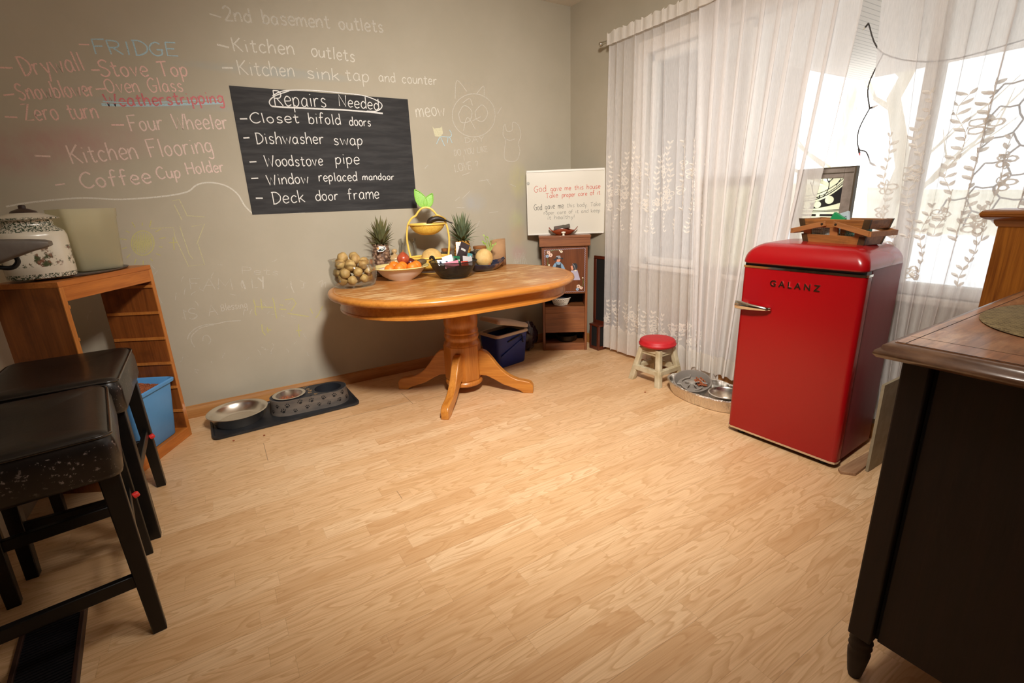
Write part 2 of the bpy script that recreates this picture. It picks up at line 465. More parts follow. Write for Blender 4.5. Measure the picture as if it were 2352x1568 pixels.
M_bark = plain('pale_bark', S(216, 206, 186), .9, c2=S(192, 180, 156), scale=6, stretch=(1, 1, .2))
def tree(x, y, h, lean, label, seed):
    rn = random.Random(seed)
    root = thing('bare_tree', label, 'tree', (x, y, -.5), 0, 'bare trees outside the window')
    mb = MB(); P = [(lean * k / 5 * h * .3 + rn.uniform(-.06, .06), rn.uniform(-.08, .08) * k, h * k / 6) for k in range(7)]
    r0 = h * .024
    mb.tube(P, [r0 * (1 - .75 * k / 6) for k in range(7)], 9)
    mb.build('trunk', M_bark, root)
    mb = MB()
    for b in range(11):
        k = rn.uniform(1.2, 5.8); i = int(k); f = k - i
        p = Vector(P[i]).lerp(Vector(P[i + 1]), f); a = rn.uniform(0, 2 * PI); L = rn.uniform(.2, .42) * h * (1 - k / 9)
        d = Vector((math.cos(a), math.sin(a), rn.uniform(.15, .8))).normalized()
        pts = [p + d * L * s_ + Vector((rn.uniform(-.1, .1), rn.uniform(-.1, .1), .15 * s_ * s_ * L)) * (s_ > 0) for s_ in (0, .33, .66, 1)]
        mb.tube(pts, [r0 * .35, r0 * .22, r0 * .13, r0 * .04], 6)
        for e in range(3):
            q0 = pts[1 + e % 3]; d2 = (d + Vector((rn.uniform(-1, 1), rn.uniform(-1, 1), rn.uniform(0, .8)))).normalized()
            mb.tube([q0, q0 + d2 * L * .2, q0 + d2 * L * .4 + Vector((0, 0, .05))], [r0 * .1, r0 * .06, r0 * .02], 5)
    mb.build('branches', M_bark, root)
tree(9.0, 3.6, 6.0, .25, 'bare leaning tree outside, seen in the gap between the curtains', 3)
tree(12.0, 5.6, 7.5, -.1, 'tallest bare tree outside, behind the gap between the curtains', 5)
tree(15.5, 2.3, 5.5, .15, 'small bare tree outside behind the right-hand embroidered curtain', 8)
# ================================================================ writing on the wall
GLY = {  # strokes on a 10-high cap grid; '/' = straight pieces
'A': (7, ['/0,0 3.4,10 7,0', '/1.3,3.8 5.8,4']), 'B': (6, ['/.3,0 0,10', '0,10 4.5,9.4 5,7 3.2,5.4 .2,5.1', '.2,5.1 4.6,4.9 6,2.8 4,.4 .3,0']),
'C': (7, ['6.6,8.4 4.4,10 1.4,8.2 0,4.6 1.6,.9 4.4,0 7,1.6']), 'D': (7, ['/1,0 .8,10', '0,9.8 4,9.6 7,6.4 6.4,2.6 3,.2 .4,0']),
'E': (6, ['/.2,10 0,0 6,0', '/.2,10 6,10', '/0,5.3 4.6,5.3']), 'F': (6, ['/.3,0 .3,10 6.2,10.3', '/.3,5.4 4.6,5.6']),
'G': (7, ['6.4,8.6 4.2,10 1.2,8 0,4.4 1.6,.7 4,0 6.4,1.4 6.6,4.4', '/3.8,4.4 7.6,4.5']), 'H': (7, ['/0,0 .3,10', '/6.4,0 6.6,10', '/0,5 6.6,5.2']),
'I': (2, ['/1,0 1,10']), 'K': (6.5, ['/.2,0 0,10', '/6,10 .3,4.6', '/1.4,5.6 6.4,0']), 'L': (5.5, ['/.2,10 0,0 5.5,.2']), 'M': (8.5, ['/0,0 .6,10 4.2,3 7.6,10 8.4,0']),
'N': (7, ['/0,0 .2,10 6.4,0 6.8,10']), 'O': (7.5, ['3.6,10 .8,8.4 0,5 1.2,1.2 3.8,0 6.4,1.4 7.4,5 6.2,8.6 3.6,10']), 'P': (6, ['/.2,0 0,10', '0,10 4.6,9.6 6,7.4 4.4,5.2 .2,4.8']),
'R': (6.5, ['/.2,0 0,10', '0,10 4.6,9.6 5.8,7.4 4.2,5.2 .2,4.9', '/2,4.9 6.5,0']), 'S': (6.5, ['6,8.6 3.6,10 .8,8.6 1.2,6.2 4.4,4.6 6.2,2.6 4.6,.4 2,0 0,1.4']),
'T': (7, ['/3.4,0 3.6,10', '/0,9.8 7.4,10.2']), 'W': (9.5, ['/0,10 2.2,0 4.6,7.4 6.8,0 9.4,10']), 'Y': (6.5, ['/0,10 3,5', '/6.4,10.4 3,5 2.8,0']), 'Z': (6.5, ['/.4,9.8 6.2,10 0,0 6.6,.2']),
'U': (7, ['0,10 .2,3 2.6,0 5.4,.8 6.6,10']), 'V': (6.5, ['/0,10 3,0 6.4,10']),
'a': (5.6, ['4.8,5.2 2.6,6.2 .4,4 .4,1.4 2.2,0 4.4,1.6 4.9,5.4', '4.9,5.8 4.9,1.4 5.6,0']), 'b': (5.2, ['/.2,10.4 .3,0', '.3,3 2.2,6 4.8,4.8 5,1.8 3,0 .3,.8']),
'c': (4.8, ['4.8,5 2.8,6.2 .6,4.6 .3,2 2,0 4.8,1']), 'd': (5.4, ['4.8,4.6 2.6,6.2 .4,4.2 .4,1.4 2.4,0 4.8,1.8', '/5,10.4 5.1,0']),
'e': (5, ['.4,3.2 4.8,3.6 4.4,5.6 2.4,6.4 .5,4.6 .4,1.8 2.2,0 5,1']), 'f': (4.6, ['4.6,9.6 3,10.4 1.8,8.6 1.6,0', '/0,5.8 4.2,6.2']),
'g': (5.2, ['4.6,5.2 2.6,6.2 .4,4.4 .4,1.6 2.2,.4 4.4,1.8', '4.8,6 4.8,-2.4 3,-4 .6,-3']), 'h': (5.2, ['/.2,10.4 0,0', '0,3.4 2.4,6.2 4.4,5 4.8,0']),
'i': (1.8, ['/.9,6 1,0', '/.8,8.4 1,8.9']), 'k': (5, ['/.2,10.4 .2,0', '/4.6,6.2 .4,2.8', '/1.4,3.6 5,0']), 'l': (1.8, ['/.9,10.4 1,0']),
'm': (8, ['/.2,6 0,0', '0,3.6 2.2,6.2 3.6,5 3.8,0', '3.8,3.6 6,6.2 7.4,5 7.8,0']), 'n': (5.2, ['/.2,6 0,0', '0,3.4 2.6,6.2 4.5,5 4.8,0']),
'o': (5.2, ['2.6,6.2 .6,5 .2,2.6 2,0 4.4,1 5,3.6 4,5.8 2.6,6.2']), 'p': (5.2, ['/.2,6 .4,-4.2', '.3,4 2.4,6.3 4.8,5 4.8,2 2.8,0 .4,1']),
'r': (4, ['/.2,6 .2,0', '.2,3.4 1.8,5.8 4,5.8']), 's': (4.6, ['4.4,5.2 2.4,6.2 .8,5 1.6,3.4 3.8,2.4 4,.8 2.2,0 .2,.8']), 't': (4.4, ['2,9 2,1.4 3,0 4.4,.8', '/0,6.2 4.4,6.4']),
'u': (5.2, ['.2,6 .2,1.8 2,0 4.2,1.4 4.8,6', '/4.8,6 5.2,0']), 'v': (5, ['/.2,6 2.4,0 4.8,6']), 'w': (7.6, ['/0,6 1.8,0 3.8,4.8 5.6,0 7.4,6']), 'y': (5, ['/.2,6 2.6,.6', '/5,6 1.6,-4']),
'-': (4, ['/0,4.4 4,4.6']), '.': (1.4, ['/.4,.2 .8,.2']), '!': (1.6, ['/.8,10 .8,2.6', '/.7,.2 .9,.2']), '?': (5, ['.2,8.4 2.4,10 4.8,8.4 4,6 2.2,4.4 2,2.4', '/2,.3 2.2,.3']),
'2': (6, ['.2,8 2.6,10 5.4,8 4.6,5 .2,.2', '/.2,.2 6,.2']), '4': (6, ['/3.8,10 0,4 6,4.2', '/4.4,7 4.4,0']), '=': (6, ['/0,6 6,6', '/0,3.4 6,3.4']), '+': (6, ['/0,5 6,5', '/3,8 3,2']), ' ': (5, []),
}
def glyph_strokes(ch):
    wd, st = GLY[ch]; out = []
    for s_ in st:
        P = [tuple(float(q) for q in p.split(',')) for p in s_.lstrip('/').split()]
        out.append([Vector((p[0], p[1], 0)) for p in P] if s_[0] == '/' else smooth_pts([(p[0], p[1], 0) for p in P], 5))
    return wd, out
RN = random.Random(21)
def write(mb, text, A, B, cap, nrm, wd=.006, jit=.25, up=None):
    """hand-lettered line from A to B (baseline ends), capitals CAP high, in the plane with normal NRM"""
    A, B, nrm = Vector(A), Vector(B), Vector(nrm).normalized()
    u = (B - A); L = u.length; u.normalize()
    upv = nrm.cross(u).normalized()
    gap = 1.8
    tot = sum(GLY[c][0] + gap for c in text) - gap
    sx = L / tot; sy = cap / 10; x = 0
    for ch in text:
        g, st = glyph_strokes(ch)
        dy = RN.uniform(-jit, jit); sc = 1 + RN.uniform(-.06, .06); sl = RN.uniform(-.03, .05)
        for s_ in st:
            pts = [A + u * ((x + p.x * sc + p.y * sl) * sx + RN.uniform(-.02, .02) * cap * .1) + upv * ((p.y * sc + dy) * sy) + nrm * .0003 for p in s_]
            mb.ribbon(pts, wd, nrm)
        x += g + gap
WN = (0, -1, 0)
def wl(px, py): return at(px, py, 1, YB)
def px_line(mb, P, wd=.006, sm=True, pl=YB):
    pts = [at(x, y, 1, pl) + Vector((0, -.0003, 0)) for x, y in P]
    mb.ribbon(smooth_pts(pts, 6) if sm else pts, wd, WN)
def wtext(mb, text, x0, y0, x1, y1, cap, wd=.006, pl=YB):
    A, B = at(x0, y0, 1, pl), at(x1, y1, 1, pl)
    m = ((x0 + x1) / 2, (y0 + y1) / 2)
    c = (at(m[0], m[1] - cap, 1, pl) - at(m[0], m[1], 1, pl)).length
    write(mb, text, A, B, c, WN, wd)
CH_W = chalk('white_chalk', S(226, 221, 208), .9)
CH_WF = chalk('faint_white_chalk', S(221, 215, 201), .74)
CH_WF2 = chalk('rubbed_white_chalk', S(216, 210, 195), .75)
CH_P = chalk('pink_chalk', S(236, 198, 188), .96)
CH_R = chalk('red_chalk', S(214, 128, 132), .95)
CH_PK = chalk('pale_pink_chalk', S(232, 208, 198), .95)
CH_B = chalk('blue_chalk', S(180, 208, 218), .95)
CH_Y = chalk('yellow_chalk', S(208, 202, 140), .85)
CH_YF = chalk('rubbed_yellow_chalk', S(218, 211, 170), .75)
def chalk_obj(mb, m, label=None, parent=None):
    return mb.build('chalk_writing', m, parent or wall_back, smooth=False, normals=False, kind=None if parent else 'structure', label=label)
mb = MB(); wtext(mb, 'FRIDGE', 219, 124, 410, 128.6, 31, .007); chalk_obj(mb, CH_B, 'blue chalk word')
mb = MB(); px_line(mb, [(181, 102), (205, 102.5)], sm=False)
for a in ((0, 155, 29, 156), (210, 161, 230, 161), (8, 219, 33, 216), (220, 205, 245, 203.6), (11, 268, 40, 269.5), (256, 287, 285, 287)):
    px_line(mb, [a[:2], a[2:]], .007, False)
wtext(mb, 'Drywall', 55, 174, 196, 162, 40, .007); wtext(mb, 'Stove Top', 233, 176, 432, 174, 33, .007); wtext(mb, 'Snowblower', 46, 229, 220, 220, 35, .007)
wtext(mb, 'Oven Glass', 246, 213, 422, 210, 30); wtext(mb, 'Zero turn', 60, 277, 228, 272, 36, .007); chalk_obj(mb, CH_P, 'pink chalk list')
mb = MB(); wtext(mb, 'Weatherstripping', 245, 245, 514, 236, 26, .0075); chalk_obj(mb, CH_R, 'red chalk word')
mb = MB(); px_line(mb, [(233, 240), (330, 242), (514, 236)], .012); px_line(mb, [(236, 233), (330, 236), (500, 228)], .006); chalk_obj(mb, CH_B, 'blue chalk strike-through')
mb = MB(); wtext(mb, 'Four Wheeler', 301, 301, 525, 295, 34, .007); wtext(mb, 'Kitchen Flooring', 167, 376, 490, 350, 38, .007); px_line(mb, [(80, 357.6), (116, 359)], .008, False)
px_line(mb, [(127, 425), (149, 422)], .007, False); wtext(mb, 'Coffee', 190, 433, 349, 420, 34, .008); wtext(mb, 'Cup', 363, 410, 416, 408, 27, .007); wtext(mb, 'Holder', 432, 400, 516, 394, 25, .007)
chalk_obj(mb, CH_PK, 'pale pink chalk list')
mb = MB()
px_line(mb, [(14, 474.5), (76, 464), (184, 454.6), (275, 457.6), (367, 451.6), (428, 441), (453, 424), (484, 419), (520, 427), (546, 446), (562, 472), (579, 489.5)], .008)
px_line(mb, [(579, 491), (683, 487), (810, 480.5), (957, 472.5)], .012)
px_line(mb, [(600, 489), (700, 486.5)], .014); chalk_obj(mb, CH_W, 'long white chalk line')
mb = MB(); wtext(mb, '2nd basement outlets', 517, 48, 881, 74, 30, .009); px_line(mb, [(481, 32), (508, 40)], .008, False); chalk_obj(mb, CH_WF, 'faint white chalk line')
mb = MB()
for a in ((498, 102, 526, 109), (510, 155.6, 535, 156)): px_line(mb, [a[:2], a[2:]], .009, False)
wtext(mb, 'Kitchen', 538, 118, 677, 126, 31, .007); wtext(mb, 'outlets', 716, 129, 815, 142, 27, .007)
wtext(mb, 'Kitchen', 551, 172, 677, 176, 31, .006); wtext(mb, 'sink', 707, 180, 780, 185, 27, .006); wtext(mb, 'tap', 795, 184, 847, 188, 27, .006); wtext(mb, 'and counter', 871, 187, 1003, 195, 21, .006)
chalk_obj(mb, CH_W, 'white chalk list')
mb = MB(); wtext(mb, 'meow', 957, 269, 1023, 265, 30, .006); chalk_obj(mb, CH_W)
c3 = lambda P: [(900 + x / 3.136, 150 + y / 3.136) for x, y in P]
mb = MB(); P = [at(x, y, 1, YB) + Vector((0, -.0003, 0)) for x, y in c3([(292, 440), (305, 455), (350, 450), (360, 437), (368, 490), (350, 515), (310, 510)])]; mb.face(P); chalk_obj(mb, chalk('cream_chalk', S(226, 220, 186), .85), 'chalk cat head')
mb = MB()
for P in ([(350, 512), (420, 515), (428, 490), (415, 465)], [(345, 515), (322, 565)], [(350, 515), (380, 580)], [(405, 515), (400, 560)], [(415, 515), (435, 560)]): px_line(mb, c3(P), .005)
chalk_obj(mb, CH_B, 'chalk cat body')
mb = MB()
px_line(mb, c3([(590 + 155 * math.cos(a * PI / 8), 360 + 155 * math.sin(a * PI / 8)) for a in range(17)]), .005)
for P in ([(455, 240), (468, 110), (540, 190)], [(610, 205), (660, 150), (665, 215)], [(480, 350), (520, 290), (575, 330), (560, 400), (500, 410), (480, 350)], [(600, 330), (650, 285), (690, 340), (660, 400), (610, 390), (600, 330)],
          [(515, 470), (545, 375), (600, 460)], [(580, 400), (640, 370)], [(510, 270), (560, 240), (580, 290)], [(760, 350), (790, 300)],
          [(800, 500), (802, 460), (815, 425), (828, 472), (865, 468), (870, 412), (908, 428), (930, 500), (912, 560), (922, 620), (900, 682), (850, 692), (812, 670), (812, 600), (820, 545), (800, 500)], [(820, 530), (850, 540), (885, 530)]):
    px_line(mb, c3(P), .005)
wtext(mb, 'DO YOU LIKE', 1044, 358, 1120, 348, 13, .004); wtext(mb, 'LOVE ?', 1046, 395, 1100, 385, 17, .005); wtext(mb, 'I', 1063, 369, 1070, 368, 11, .004); wtext(mb, 'DAY', 1068, 328, 1112, 325, 12, .004)
for k in range(14):
    x, y = RN.uniform(970, 1200), RN.uniform(380, 560); a = RN.uniform(-1.2, 1.2); l = RN.uniform(8, 26)
    px_line(mb, [(x, y), (x + l * math.cos(a), y + l * math.sin(a))], .005, False)
for k in range(7): px_line(mb, [(1180 + 4 * k, 605), (1184 + 3 * k, 580), (1183 + 4.4 * k, 606)], .004, False)
chalk_obj(mb, CH_WF, 'faint chalk doodles')
mb = MB()
px_line(mb, [(328 + 26 * math.cos(a * PI / 8), 558 + 28 * math.sin(a * PI / 8)) for a in range(17)], .006)
for k in range(11):
    h0, h1 = [24 * math.sqrt(max(0, 1 - ((q - 5.5) / 6) ** 2)) for q in (k, k + 1)]
    px_line(mb, [(306 + 4 * k, 558 - h0), (308 + 4 * k, 558 + h1)], .0032, False)
    px_line(mb, [(308 + 4 * k, 558 + h1), (310 + 4 * k, 558 - h1)], .0028, False)
for a in range(14):
    b = a * 2 * PI / 14 + .2; px_line(mb, [(328 + 38 * math.cos(b), 558 + 40 * math.sin(b)), (328 + RN.uniform(46, 58) * math.cos(b), 558 + RN.uniform(46, 58) * math.sin(b))], .005, False)
px_line(mb, [(388, 557), (408, 556)], .005, False); px_line(mb, [(398, 545), (400, 574)], .005, False); chalk_obj(mb, CH_Y, 'yellow chalk sun')
mb = MB()
for P in ([(345, 525), (352, 524), (398, 522), (402, 545), (433, 611), (470, 607), (455, 560)], [(413, 520), (435, 585), (444, 595)], [(395, 461), (412, 458), (430, 495), (446, 496)], [(428, 495), (470, 498)], [(440, 520), (470, 514), (452, 560)], [(400, 470), (418, 505)]): px_line(mb, P, .005, False)
chalk_obj(mb, CH_YF, 'rubbed chalk house outline')
mb = MB()
f8 = lambda P: [(400 + x / 6.533, 600 + y / 6.533) for x, y in P]
wtext(mb, 'FAM', 437, 664, 533, 664, 24, .005); wtext(mb, 'L', 580, 661, 592, 660, 20, .005); wtext(mb, 'IS A', 424, 735, 500, 722, 24, .005)
px_line(mb, f8([(200, 1170), (230, 1090), (330, 1000), (480, 950), (640, 935), (800, 900), (1000, 890)]), .006)
px_line(mb, f8([(310, 1290), (260, 1200), (270, 1110), (400, 1000), (600, 950)]), .005); px_line(mb, f8([(430, 1200), (440, 1130), (500, 1110), (550, 1180), (520, 1240)]), .005)
for k in range(60):
    x, y = RN.uniform(200, 720), RN.uniform(600, 860); a = RN.uniform(-1.6, 1.6); l = RN.uniform(5, 18)
    px_line(mb, [(x + 200 * (y < 600), y), (x + l * .5 * math.cos(a) + RN.uniform(-3, 3), y + l * .5 * math.sin(a)), (x + l * math.cos(a), y + l * math.sin(a))], .004)
chalk_obj(mb, CH_WF2, 'rubbed chalk words')
mb = MB(); px_line(mb, f8([(1020, 285), (1068, 415)]), .008, False); px_line(mb, f8([(1255, 245), (1325, 305)]), .008, False); px_line(mb, f8([(1330, 225), (1335, 410)]), .008, False)
wtext(mb, 'Blessing', 509, 714, 568, 706, 15, .004); wtext(mb, 'Pets', 556, 628, 640, 632, 15, .003); px_line(mb, f8([(1750, 300), (1760, 380), (1800, 470)]), .005); px_line(mb, f8([(1905, 400), (1945, 390), (1940, 330), (1970, 325)]), .005); px_line(mb, f8([(2160, 320), (2230, 290), (2210, 380), (2270, 310), (2270, 390)]), .004)
chalk_obj(mb, CH_WF, 'faint white chalk words')
mb = MB()
for P in ([(1190, 575), (1215, 660), (1215, 760), (1235, 810)], [(1300, 560), (1320, 720)], [(1215, 680), (1480, 690)], [(1475, 545), (1500, 620), (1520, 760), (1540, 855)], [(1580, 650), (1640, 660)], [(1580, 715), (1680, 722)], [(1660, 575), (1780, 560), (1830, 630), (1750, 750)],
          [(1705, 780), (2020, 828)], [(2040, 705), (2080, 780)], [(2230, 670), (2190, 740), (2165, 800), (2120, 850)], [(1315, 945), (1325, 1050), (1370, 1110)], [(1395, 985), (1410, 1070)], [(1380, 1025), (1455, 1030)], [(1870, 945), (1868, 1040), (1880, 1130)], [(1830, 1040), (1910, 1035)]): px_line(mb, f8(P), .006, False)
chalk_obj(mb, CH_Y, 'yellow chalk sums')
# stray marks rubbed into the paint
# the black chalkboard sheet stuck on the wall
t = NT('chalkboard_black')
v = t.coord((3, 3, 26), rot=(0, .12, 0))
t.set(t.mix(t.ramp(t.noise(v, 1.5, 5, .6, .3), [(.42, 0.0), (.75, .42)]), S(34, 33, 34), S(82, 80, 80)), .75)
A, B, Cc, D_ = wl(525, 198), wl(936, 227), wl(958, 480), wl(580, 490)
bx0, bx1, bz0, bz1 = (A.x + D_.x) / 2, (B.x + Cc.x) / 2, (Cc.z + D_.z) / 2, (A.z + B.z) / 2
board = thing('chalkboard', 'black chalkboard sheet on the grey wall with a white chalk list of repairs', 'chalkboard', (0, 0, 0))
PB = YB - .003
mb = MB(); mb.box(bx0, bx1, PB, YB - .0002, bz0, bz1); sheet = mb.build('board_sheet', t.mat, board, smooth=False)
CH_WB = chalk('board_chalk', S(236, 234, 230), .92)
def bt(mb, *a, wd=.0055): wtext(mb, *a, wd=wd, pl=PB)
def bdash(mb, a): px_line(mb, [a[:2], a[2:]], .007, False, PB)
def c2(P): return [(460 + x / 3.1367, y / 3.1367) for x, y in P]
mb = MB(); bt(mb, 'Repairs', 632, 242, 750, 246, 33); bt(mb, 'Needed', 780, 244, 871, 253, 25)
px_line(mb, c2([(640, 655), (540, 690), (498, 730), (515, 765), (560, 770)]), .006, True, PB)
px_line(mb, c2([(520, 690), (600, 655), (780, 650), (1000, 668), (1180, 690), (1290, 735), (1308, 770), (1270, 800), (1200, 800)]), .006, True, PB)
px_line(mb, c2([(515, 766), (700, 777), (1000, 790), (1200, 805), (1315, 817)]), .009, True, PB)
chalk_obj(mb, CH_WB, 'circled white chalk heading', sheet)
for dash, words in (((551, 273, 568, 272.6), (('Closet', 576, 282, 688, 282, 22), ('bifold', 710, 284, 783, 286, 24), ('doors', 803, 288, 852, 290, 20))),
                    ((559, 317, 573, 316), (('Dishwasher', 589, 330, 744, 330, 25), ('swap', 768, 332, 833, 333, 24))),
                    ((573, 372, 589, 371), (('Woodstove', 610, 382, 742, 380, 24), ('pipe', 771, 376, 825, 377, 24))),
                    ((577, 409.7, 593, 409), (('Window', 616, 425, 709, 420, 23), ('replaced', 733, 416, 820, 415, 20), ('mandoor', 833, 413, 905, 413, 15))),
                    ((587.5, 455, 603.5, 455), (('Deck', 627, 469, 701, 464, 27), ('door', 726, 461, 777, 459, 22), ('frame', 800, 458, 871, 456, 24)))):
    mb = MB(); bdash(mb, dash)
    for a in words: bt(mb, *a)
    chalk_obj(mb, CH_WB, None, sheet)
# ================================================================ furniture
def rrect(hx, hy, r, n=5):
    P = []
    for cx, cy, a0 in ((hx - r, hy - r, 0), (-hx + r, hy - r, 90), (-hx + r, -hy + r, 180), (hx - r, -hy + r, 270)):
        for k in range(n + 1):
            a = R(a0 + 90 * k / n); P.append((cx + r * math.cos(a), cy + r * math.sin(a)))
    return P
def race(hl, rad, n=22):
    P = []
    for s_, a0 in ((1, -90), (-1, 90)):
        for k in range(n + 1):
            a = R(a0 + 180 * k / n); P.append((s_ * hl + rad * math.cos(a), rad * math.sin(a)))
    return P
def lev(P, z): return [(x, y, z) for x, y in P]

# ---- oak pedestal table
TZ = .76; TC = (1.275, 2.75)
M_oak = wood('honey_oak', S(206, 138, 58), S(178, 108, 38), 0, 1, .32, .25)
M_oaktop = wood('worn_oak_top', S(190, 128, 64), S(162, 102, 46), 0, 1, .4, .1, wear=S(226, 190, 138))
M_oakv = wood('honey_oak_upright', S(202, 130, 52), S(172, 102, 36), 2, 1, .32, .25)
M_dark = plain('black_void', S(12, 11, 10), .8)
tb = thing('dining_table', 'oval oak pedestal table with a worn top against the grey wall', 'table', (TC[0], TC[1], 0))
HL = .20
mb = MB()
mb.loft([lev(race(HL, r_), z) for r_, z in ((.50, .722), (.562, .722), (.572, .727), (.577, .735), (.577, .745), (.572, .753), (.562, .758), (.547, .760), (.543, .757), (.540, .757), (.536, .760))], True, True)
mb.build('tabletop', [M_oak], tb, angle=60)
mb = MB(); mb.loft([lev(race(HL, r_), z) for r_, z in ((.536, .7598), (.536, .7604))], True, True); mb.build('tabletop_surface', M_oaktop, tb, angle=30, label='worn tabletop with pale bare patches')
mb = MB(); mb.loft([lev(race(HL, r_), z) for r_, z in ((.44, .648), (.515, .645), (.519, .648), (.519, .658), (.514, .662), (.514, .722), (.44, .722))], True, False); mb.build('apron', M_oak, tb, angle=40)
px_, py_ = .01, .015
mb = MB()
mb.lathe([(.02, .73), (.125, .73), (.125, .66), (.105, .64), (.104, .575), (.110, .567), (.112, .555), (.104, .545), (.106, .535), (.112, .50), (.110, .465), (.104, .44), (.110, .43), (.113, .42), (.106, .41), (.112, .40), (.115, .385), (.108, .372), (.106, .36), (.118, .345), (.118, .335), (.02, .335)], 40)
mb.build('pedestal_column', M_oakv, tb, (px_, py_, 0), angle=50)
mb = MB(); ro = .122
oc = lambda r_: [(r_ * math.cos(R(22.5 + 45 * k + 4)), r_ * math.sin(R(22.5 + 45 * k + 4))) for k in range(8)]
mb.loft([lev(oc(.112), .345), lev(oc(.124), .33), lev(oc(.124), .11), lev(oc(.118), .095)], True, True)
mb.lathe([(.02, .095), (.118, .095), (.124, .085), (.124, .07), (.116, .06), (.02, .06)], 32)
mb.build('pedestal_block', M_oakv, tb, (px_, py_, 0), angle=30, bevel=.003)
legp = [(.09, .285), (.13, .29), (.165, .275), (.20, .235), (.245, .175), (.30, .125), (.36, .095), (.41, .085), (.447, .075), (.467, .05), (.467, .0), (.40, .0), (.375, .018), (.33, .035), (.27, .055), (.21, .09), (.16, .115), (.09, .12)]
legp = [(p.x, p.y) for p in smooth_pts([(a, b, 0) for a, b in legp[:10]], 4)] + legp[10:]
for k in range(4):
    a = -2.287 + k * PI / 2
    mb = MB(); mb.prism(legp, -.024, .024, Matrix.Rotation(PI / 2, 4, 'X'))
    mb.build('leg', M_oak, tb, (px_, py_, 0), a, angle=45, bevel=.006, seg=3)

# ---- red fridge
M_red = plain('red_enamel', S(150, 6, 14), .26, 0, .5, .2)
M_red2 = plain('dusty_red_side_panel', S(128, 22, 32), .45, 0, .4, .0, c2=S(142, 62, 66), scale=3, stretch=(1, 1, .15))
M_chrome = plain('chrome', S(225, 222, 215), .12, 1)
M_black = plain('black_plastic', S(16, 15, 15), .45)
FD, FW, FT = .395, .26, .985
fr = thing('fridge', 'red retro fridge with a chrome handle in front of the white curtains', 'fridge', (2.192, 1.146, 0), .06)
def bevbox(x0, x1, y0, y1, z0, z1, sel, r_, seg=5):
    b = bmesh.new()
    bmesh.ops.create_cube(b, size=1)
    for v in b.verts: v.co = Vector(((x0 + x1) / 2 + v.co.x * (x1 - x0), (y0 + y1) / 2 + v.co.y * (y1 - y0), (z0 + z1) / 2 + v.co.z * (z1 - z0)))
    c = Vector(((x0 + x1) / 2, (y0 + y1) / 2, (z0 + z1) / 2)); h = Vector(((x1 - x0) / 2, (y1 - y0) / 2, (z1 - z0) / 2))
    for s_, rr, sg in zip(sel, r_, [seg] * 9):
        ed = [e for e in b.edges if s_(((e.verts[0].co + e.verts[1].co) / 2 - c).x / h.x, ((e.verts[0].co + e.verts[1].co) / 2 - c).y / h.y, ((e.verts[0].co + e.verts[1].co) / 2 - c).z / h.z)]
        bmesh.ops.bevel(b, geom=ed, offset=rr, segments=sg, affect='EDGES', profile=.5, clamp_overlap=True)
    b.verts.ensure_lookup_table(); b.faces.ensure_lookup_table(); b.verts.index_update()
    m = MB(); m.add([v.co[:] for v in b.verts], [[v.index for v in f.verts] for f in b.faces]); b.free()
    return m
vert = lambda x, y, z: abs(x) > .9 and abs(y) > .9
top_e = lambda x, y, z: z > .9
bevbox(.056, FD, -FW + .004, FW - .004, .03, .90, [vert], [.012]).build('cabinet_body', M_red2, fr, angle=50)
door_ = bevbox(0, .05, -FW, FW, .035, .874, [lambda x, y, z: x < -.9 and abs(y) > .9], [.022], 6).build('door', M_red, fr, angle=50)
MB().box(.012, .058, -FW + .006, FW - .006, .03, .897).build('door_gasket', M_black, fr, smooth=False)
# rounded lid over the door
mb = MB(); cxf, hxf, hyf = (FD - .014) / 2, (FD + .014) / 2, FW + .002
rings = [[(cxf + x, y, z) for x, y in rrect(hxf - i, hyf - i, .036, 8)] for i, z in [(.006, .893), (.0, .898)] + [(.086 * (1 - math.cos(R(a))), .902 + .086 * math.sin(R(a))) for a in range(0, 91, 9)]]
mb.loft(rings, True, True); mb.build('fridge_top', M_red, fr, angle=70)
mb = MB()
def ring_y(z0, z1, out, x1):
    P = [(x1, FW + out), (.02, FW + out), (.004, FW + out - .006), (-out, FW - .02), (-out, -FW + .02), (.004, -FW - out + .006), (.02, -FW - out), (x1, -FW - out)]
    mb.loft([[(x, y, z) for z, q in ((z0, 0),) for _ in (0,)] + [(x, y, z1), (x + (.008 if abs(y) < FW else .0), y * .985, z1), (x + (.008 if abs(y) < FW else .0), y * .985, z0)] for x, y in P], True, True)
ring_y(.872, .882, .003, .052); mb.build('door_top_trim', M_chrome, door_, angle=40)
mb = MB(); ring_y(.026, .036, .003, .05); mb.build('door_bottom_trim', M_chrome, door_, angle=40)
mb = MB()
rg = []
for s_, hh, xx, th in ((0, .021, -.030, .010), (.15, .0215, -.034, .012), (.5, .016, -.034, .012), (.85, .011, -.026, .011), (1, .008, -.012, .008)):
    y = .262 - .165 * s_; zc = .692 - .004 * s_
    rg.append([(xx + th * math.cos(a), y, zc + hh * math.sin(a)) for a in [2 * PI * k / 14 for k in range(14)]])
mb.loft(rg, True, True); mb.box(-.03, .0, .105, .135, .682, .698); mb.build('door_handle', M_chrome, door_, angle=50)
mb = MB(); mb.box(-.034, .002, .225, .255, .684, .70); mb.build('handle_mount', M_chrome, door_, bevel=.003)
